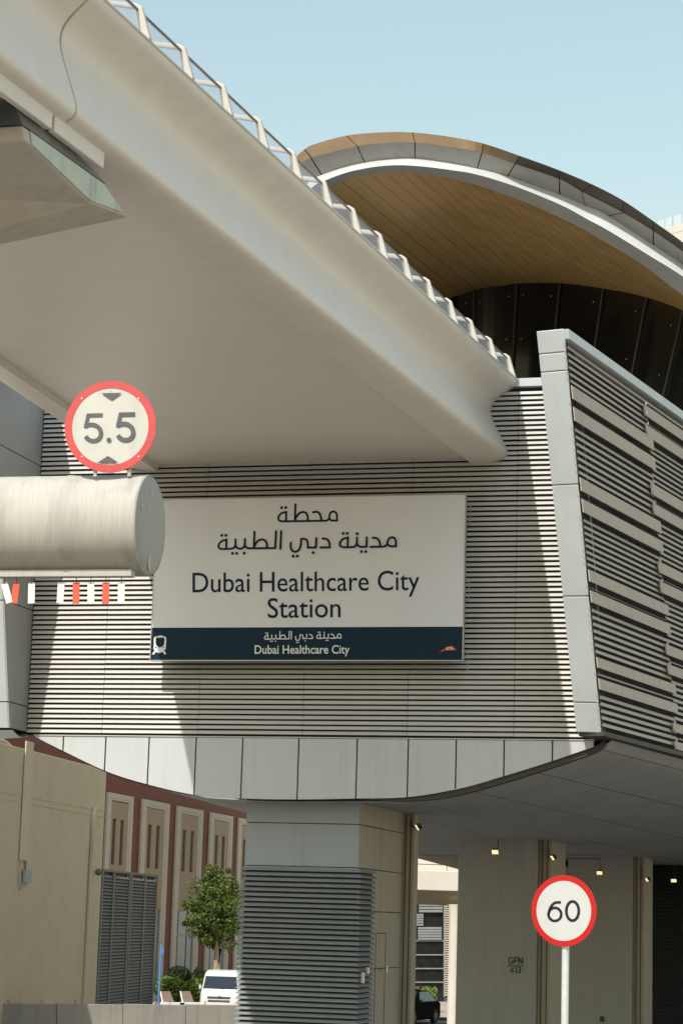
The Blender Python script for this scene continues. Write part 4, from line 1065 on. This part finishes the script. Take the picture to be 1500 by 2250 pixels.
hedge('dark_shrub', 'dark low shrub between the round bush and the van', 'bush', 424, 470, 2138, 130.5, 1.5, ['hedge_dark', 'leaf_dark'], (3, 1), 900)

# ---- white van, front on
def van():
    vc = at(482, 2205, 122); o_ = thing('parked_van', 'white minivan facing forward under the small tree', 'van', (vc.x, 122, 0)); o_.rotation_euler = (0, 0, 0)
    X0, Y0 = vc.x, 122
    def sec(y, zb, zt, wb, wt, shoulder):
        return [(-wb, y, zb), (-wb, y, shoulder), (-wt, y, zt - .12), (-wt * .86, y, zt), (wt * .86, y, zt), (wt, y, zt - .12), (wb, y, shoulder), (wb, y, zb)]
    secs = [sec(-.02, .32, .80, .86, .82, .60), sec(.02, .28, .98, .93, .86, .70), sec(.16, .25, 1.12, .97, .92, .85), sec(.38, .25, 1.22, .985, .93, .95), sec(1.0, .25, 2.02, .985, .84, 1.15), sec(1.35, .25, 2.20, .985, .83, 1.2), sec(2.2, .25, 2.26, .985, .84, 1.2), sec(4.4, .25, 2.24, .985, .84, 1.2), sec(4.75, .3, 2.1, .95, .8, 1.2)]
    W_ = lambda p: V((X0 + p[0] * 1.07, Y0 + p[1], p[2] * .97))
    m = MB(); m.loft([[W_(p) for p in s_] for s_ in secs]); m.build('body', 'van_white', o_, smooth=35, bevel=.03)
    m = MB(); a, b = .42, .985
    def ws(x, y, z): return W_((x, y - .03, z + .02))
    m.prism([ws(-.86, .45, 1.27), ws(.86, .45, 1.27), ws(.77, .96, 1.93), ws(-.77, .96, 1.93)], V((0, .02, -.012))); m.build('windscreen', 'auto_glass', o_)
    m = MB()
    for s_ in (-1, 1): m.tube([ws(s_ * .15 - .1, .43, 1.27), ws(s_ * .15 + .5 - .1, .47, 1.33)], .012, 5)
    m.build('wiper', 'rubber', o_)
    for s_ in (-1, 1):
        m = MB(); m.prism([W_((s_ * .62, -.03, .72)), W_((s_ * .93, .0, .72)), W_((s_ * .95, .10, 1.0)), W_((s_ * .66, .02, .93))], V((0, .05, 0))); m.build('headlight', 'lens_clear', o_, bevel=.015)
        m = MB(); m.box(W_((s_ * 1.02 - .06, .55, 1.25)), V((.12, 0, 0)), V((0, .1, 0)), V((0, 0, .22))); m.build('mirror', 'van_white', o_, bevel=.03)
        for yy in (.85, 3.9):
            m = MB(); m.tube([W_((s_ * .75, yy, .33)), W_((s_ * .98, yy, .33))], .33, 20); w_ = m.build('wheel', 'rubber', o_)
    m = MB(); m.box(W_((-.6, -.05, .78)), V((1.2, 0, 0)), V((0, .06, 0)), V((0, 0, .07))); m.box(W_((-.58, -.05, .60)), V((1.16, 0, 0)), V((0, .06, 0)), V((0, 0, .09))); m.build('grille', 'frame_metal', o_)
    m = MB(); m.box(W_((-.62, -.06, .855)), V((1.24, 0, 0)), V((0, .06, 0)), V((0, 0, .03))); m.tube([W_((-.07, -.075, .9)), W_((.07, -.075, .9))], .05, 10); m.build('badge', 'chrome', o_)
    m = MB(); m.box(W_((.05, .62, 1.5)), V((.12, 0, 0)), V((0, .02, 0)), V((0, 0, .06))); m.build('pass_tag', 'sign_red', o_)
van()

# ================================================================== BACKGROUND SEEN BETWEEN THE COLUMNS
# far road, pavement, kerb
g = MB(); g.face([(-8, 90, .006), (30, 90, .006), (30, 121, .006), (-8, 121, .006)]); tag(g.build('road', 'asphalt'), kind='structure')
kz = at(975, 2226, 121)
g = MB(); g.box((-6, 121.0, 0), V((40, 0, 0)), V((0, 24, 0)), V((0, 0, .15))); tag(g.build('pavement', 'paving_pink', bevel=.02), kind='structure')
m = MB(); x = 2.0; k = 0
while x < 14: m.box((x, 120.8, 0), V((.95, 0, 0)), V((0, .22, 0)), V((0, 0, .165)), k % 2); x += .96; k += 1
tag(m.build('kerb', ['kerb_black', 'kerb_white']), kind='structure')
# dark office with grey slat panels
OP = PL(at(950, 2000, 148), az(4)); OB = thing('dark_office', 'dark glass office with pale slat panels seen between the columns', 'building', at(950, 2000, 150)); OB.location.z = 0
oo = -az(4); oe = az(94)
def q4(x0, y0, x1, y1, pl): return [pl(x0, y0), pl(x1, y0), pl(x1, y1), pl(x0, y1)]
A = OP(880, 2000); B = OP(978, 2000); 
m = MB(); a = V((A.x, A.y, 0)); m.box(a, oe * (B - A).length, az(4) * 15, UPZ * 22); m.build('glass_body', 'office_dark', OB)
m = MB(); op = OP.off(-.05)
for y in (2098, 2128, 2158, 2067): m.prism(q4(890, y - 1.3, 976, y + 1.3, op), oo * .12)
m.prism(q4(974, 1960, 979, 2190, op), oo * .14); m.build('floor_band', 'office_grey', OB)
m = MB()
for (x0, x1, y0, y1) in ((920, 972, 1972, 2006), (880, 930, 2008, 2035), (918, 970, 2037, 2066)):
    for k in range(5): yy = lerp(y0, y1, k / 5); m.prism(q4(x0, yy, x1, yy + (y1 - y0) / 5 * .78, op), oo * .2)
m.build('slat_panel', 'office_grey', OB)
m = MB(); TP = PL(at(985, 2000, 140), az(8))
for k in range(46):
    yy = 1960 + k * 5; m.prism(q4(977, yy, 994, yy + 2.6, TP), az(8) * .1)
m.prism(q4(977, 1940, 996, 2190, TP.off(.2)), az(8) * 2, 1); o_ = m.build('striped_stair_tower', ['cream_trim', 'office_dark'])
tag(o_, 'narrow striped slat tower beside the dark office', 'tower')
# white viaduct crossing behind
VB = thing('white_viaduct', 'sunlit white viaduct with a round pier seen between the columns', 'viaduct', (6, 106, 0))
vd = az(80); vn = az(-10); VP_ = PL(at(960, 1930, 106), vn)
def vq(x, y): return VP_(x, y)
p1 = vq(960, 1913); p2 = vq(960, 1957); vz1, vz0 = p1.z, p2.z
c0v = V((VP_.p.x, VP_.p.y, 0))
m = MB(); m.box(c0v - vd * 3.4 + UPZ * vz0, vd * 6.6, vn * .4, UPZ * (vz1 - vz0)); m.build('parapet', 'viaduct_white', VB, bevel=.03)
m = MB(); m.prism([c0v - vd * 3.4 + UPZ * (vz0 - .0) + vn * .05, c0v - vd * 3.4 + UPZ * (vz0 - .62) + vn * 1.0, c0v - vd * 3.4 + UPZ * (vz0 - .62) + vn * 6, c0v - vd * 3.4 + UPZ * (vz0) + vn * 7], vd * 6.6); m.build('girder', 'viaduct_tan', VB)
m = MB()
for dz in (.28, .55): m.tube([c0v - vd * 3.4 + UPZ * (vz1 + dz) + vn * .2, c0v + vd * 3.2 + UPZ * (vz1 + dz) + vn * .2], .022, 6)
for k in range(4): m.tube([c0v - vd * (3.3 - k * 1.9) + UPZ * vz1 + vn * .2, c0v - vd * (3.3 - k * 1.9) + UPZ * (vz1 + .55) + vn * .2], .018, 6)
m.build('railing', 'rail_dark', VB)
m = MB(); m.box(c0v - vd * 3.4 + UPZ * (vz1 - .1) + vn * 8, vd * 6.6, vn * .4, UPZ * 1.4); m.build('far_parapet', 'viaduct_white', VB)
pc_ = at(999, 2100, 106.8); m = MB(); rr = .32
rg = lambda z, q: [V((pc_.x + cos(2 * pi * j / 24) * q, pc_.y + sin(2 * pi * j / 24) * q, z)) for j in range(24)]
m.loft([rg(0, rr), rg(vz0 - 1.0, rr), rg(vz0 - .6, rr * 1.3)]); m.build('pier', 'viaduct_white', VB, smooth=40)
# upper grey viaduct above it
UB = thing('grey_viaduct', 'shaded grey viaduct soffit above the white viaduct', 'viaduct', (6, 92, 0))
up_ = PL(at(960, 1870, 90), az(14)); 
q = [up_(880, 1843), up_(1300, 1912), up_(1300, 1962), up_(1010, 1911), up_(920, 1887), up_(880, 1880)]
m = MB(); m.prism(q, az(14) * 9); m.build('edge_beam', 'viaduct_under', UB, bevel=.1)
q = [up_(880, 1845), up_(1010, 1866), up_(1010, 1871), up_(960, 1856)]
m = MB(); m.prism([p - az(14) * .05 for p in q], az(14) * .04); m.build('edge_highlight', 'viaduct_white', UB)  # highlight along the beam, put in as a white strip
q = [up_(880, 1800), up_(1300, 1866), up_(1300, 1912), up_(880, 1842)]; m = MB(); m.prism([p + az(14) * 1.0 for p in q], az(14) * 3); m.build('dark_beam', 'rim_dark', UB)
# striped wall between second and third columns
sp_ = PL(at(1220, 2100, 118), az(20)); m = MB(); pe = az(110); a = sp_(1195, 2100); a.z = 0
z_a, z_b = sp_(1220, 2196).z, sp_(1220, 2060).z; z = z_a + .3
m.box(a + UPZ * (z_a - .1), pe * 2.6, az(20) * .5, UPZ * .38)
while z < z_b: m.box(a + UPZ * z, pe * 2.6, az(20) * .1, UPZ * .055); z += .1
m.box(a + az(20) * .15 + UPZ * 0, pe * 2.6, az(20) * .3, UPZ * (z_b + .1), 1)
tag(m.build('striped_wall', ['cream_trim', 'office_dark']), 'cream striped slat wall seen between two concrete columns', 'wall')
# hedge by the taxi
hedge('clipped_hedge', 'small clipped hedge beyond the black car with orange beacon', 'hedge', 925, 958, 2176, 128, 1.2, ['hedge_bright', 'leaf_dark'], (3, 1), 900)
# black cars
def car(name, lab, X, Y, rot, beacon):
    o_ = thing(name, lab, 'car', (0, 0, 0))
    def sec(y, zb, zw, zt, wb, wt): return [(-wb, y, zb), (-wb, y, zw), (-wt, y, zt), (wt, y, zt), (wb, y, zw), (wb, y, zb)]
    secs = [sec(-2.3, .35, .55, .66, .72, .62), sec(-2.22, .25, .66, .76, .86, .72), sec(-1.6, .2, .82, .92, .9, .76), sec(-1.0, .2, .92, 1.0, .91, .76), sec(-.25, .2, .95, 1.44, .91, .62), sec(.2, .2, .96, 1.5, .91, .62), sec(1.0, .2, .97, 1.46, .91, .62), sec(1.75, .22, .97, 1.08, .9, .68), sec(2.25, .28, .9, 1.0, .82, .66), sec(2.33, .4, .75, .85, .74, .6)]
    m = MB(); m.loft([[V(p) for p in s_] for s_ in secs]); m.build('body', 'car_black', o_, smooth=30, bevel=.03)
    m = MB(); m.prism([V((-.70, -.96, 1.02)), V((.70, -.96, 1.02)), V((.58, -.28, 1.42)), V((-.58, -.28, 1.42))], V((0, -.02, .03))); m.build('windscreen', 'auto_glass', o_)
    m = MB(); m.prism([V((-.6, 1.08, 1.42)), V((.6, 1.08, 1.42)), V((.7, 1.72, 1.08)), V((-.7, 1.72, 1.08))], V((0, .02, .03))); m.build('rear_window', 'auto_glass', o_)
    for s_ in (-1, 1):
        m = MB(); m.prism([V((s_ * .90, -.8, 1.0)), V((s_ * .90, 1.45, 1.0)), V((s_ * .655, .95, 1.42)), V((s_ * .655, -.22, 1.42))], V((s_ * .02, 0, .01))); m.build('side_window', 'auto_glass', o_)
        m = MB(); m.prism([V((s_ * .55, -2.31, .56)), V((s_ * .83, -2.2, .56)), V((s_ * .85, -2.12, .72)), V((s_ * .58, -2.25, .70))], V((0, .06, 0))); m.build('headlight', 'lens_clear', o_)
        m = MB(); m.box(V((s_ * .98 - .09, -.75, .98)), V((.18, 0, 0)), V((0, .1, 0)), V((0, 0, .14))); m.build('mirror', 'car_brown', o_, bevel=.02)
        for yy in (-1.42, 1.38):
            m = MB(); m.tube([V((s_ * .72, yy, .33)), V((s_ * .925, yy, .33))], .33, 22); w_ = m.build('wheel', 'rubber', o_)
            m = MB(); m.tube([V((s_ * .91, yy, .33)), V((s_ * .935, yy, .33))], .17, 16); m.build('rim', 'frame_metal', w_)
    m = MB(); m.box(V((-.55, -2.35, .32)), V((1.1, 0, 0)), V((0, .05, 0)), V((0, 0, .04))); m.box(V((-.26, -2.36, .4)), V((.52, 0, 0)), V((0, .04, 0)), V((0, 0, .12))); m.build('bumper_trim', 'chrome', o_)
    if beacon:
        m = MB(); m.box(V((-.45, .0, 1.52)), V((.9, 0, 0)), V((0, .26, 0)), V((0, 0, .13))); m.build('roof_beacon', 'beacon_orange', o_, bevel=.03)
    o_.scale = (1, 1, 1.12); o_.rotation_euler = (0, 0, radians(rot)); o_.location = (X, Y, .006)
cp = at(914, 2230, 114); car('parked_car', 'black car with an orange roof beacon beyond the front column', at(897, 2230, 116).x, 116, -25, True)
cp = at(1216, 2230, 100); car('parked_car', 'dark car half hidden behind the pole of the 60 sign', cp.x, 100, 60, False)

# ================================================================== TOWER AT THE RIGHT EDGE
TW = PL(at(1473, 500, 260), az(200)); TWB = thing('cream_tower', 'cream tower with a glass roof balustrade beyond the gold roof', 'building', at(1500, 500, 262)); TWB.location.z = 0
P = at(1476, 500, 260); P.z = 0; zt_ = at(1476, 496, 260).z
u1, u2 = az(138), az(-35)
m = MB(); m.prism([P, P + u1 * 20, P + u1 * 20 + u2 * 20, P + u2 * 20], UPZ * (zt_ - 1)); m.build('wall', 'tower_cream', TWB)
m = MB(); m.prism([P - u1 * .25 - u2 * .25, P + u1 * 20 - u2 * .25, P + u1 * 20 + u2 * 20, P + u2 * 20 - u1 * .25], UPZ * .9)
for v_ in range(len(m.v)): m.v[v_].z += zt_ - .98
m.build('parapet', 'tower_cream', TWB)
m = MB()
q = P + u1 * .6 + u2 * .6 + UPZ * (zt_ - .08); m.prism([q, q + u1 * 18, q + u1 * 18 + UPZ * 1.3, q + UPZ * 1.3], u2 * .03); m.prism([q, q + u2 * 18, q + u2 * 18 + UPZ * 1.3, q + UPZ * 1.3], u1 * .03); m.build('glass_balustrade', 'rail_glass', TWB)
m = MB()
for k in range(10):
    for uu in (u1, u2): m.box(q + uu * 1.4 * k, u1 * .06, u2 * .06, UPZ * 1.4)
m.build('balustrade_post', 'column_grey', TWB)
m = MB(); m.box(P - u2 * .01 + UPZ * (zt_ - 4.3), u1 * 20, -u2 * .03, UPZ * .06); m.build('joint_line', 'rim_dark', TWB)
bpy.context.view_layer.update()
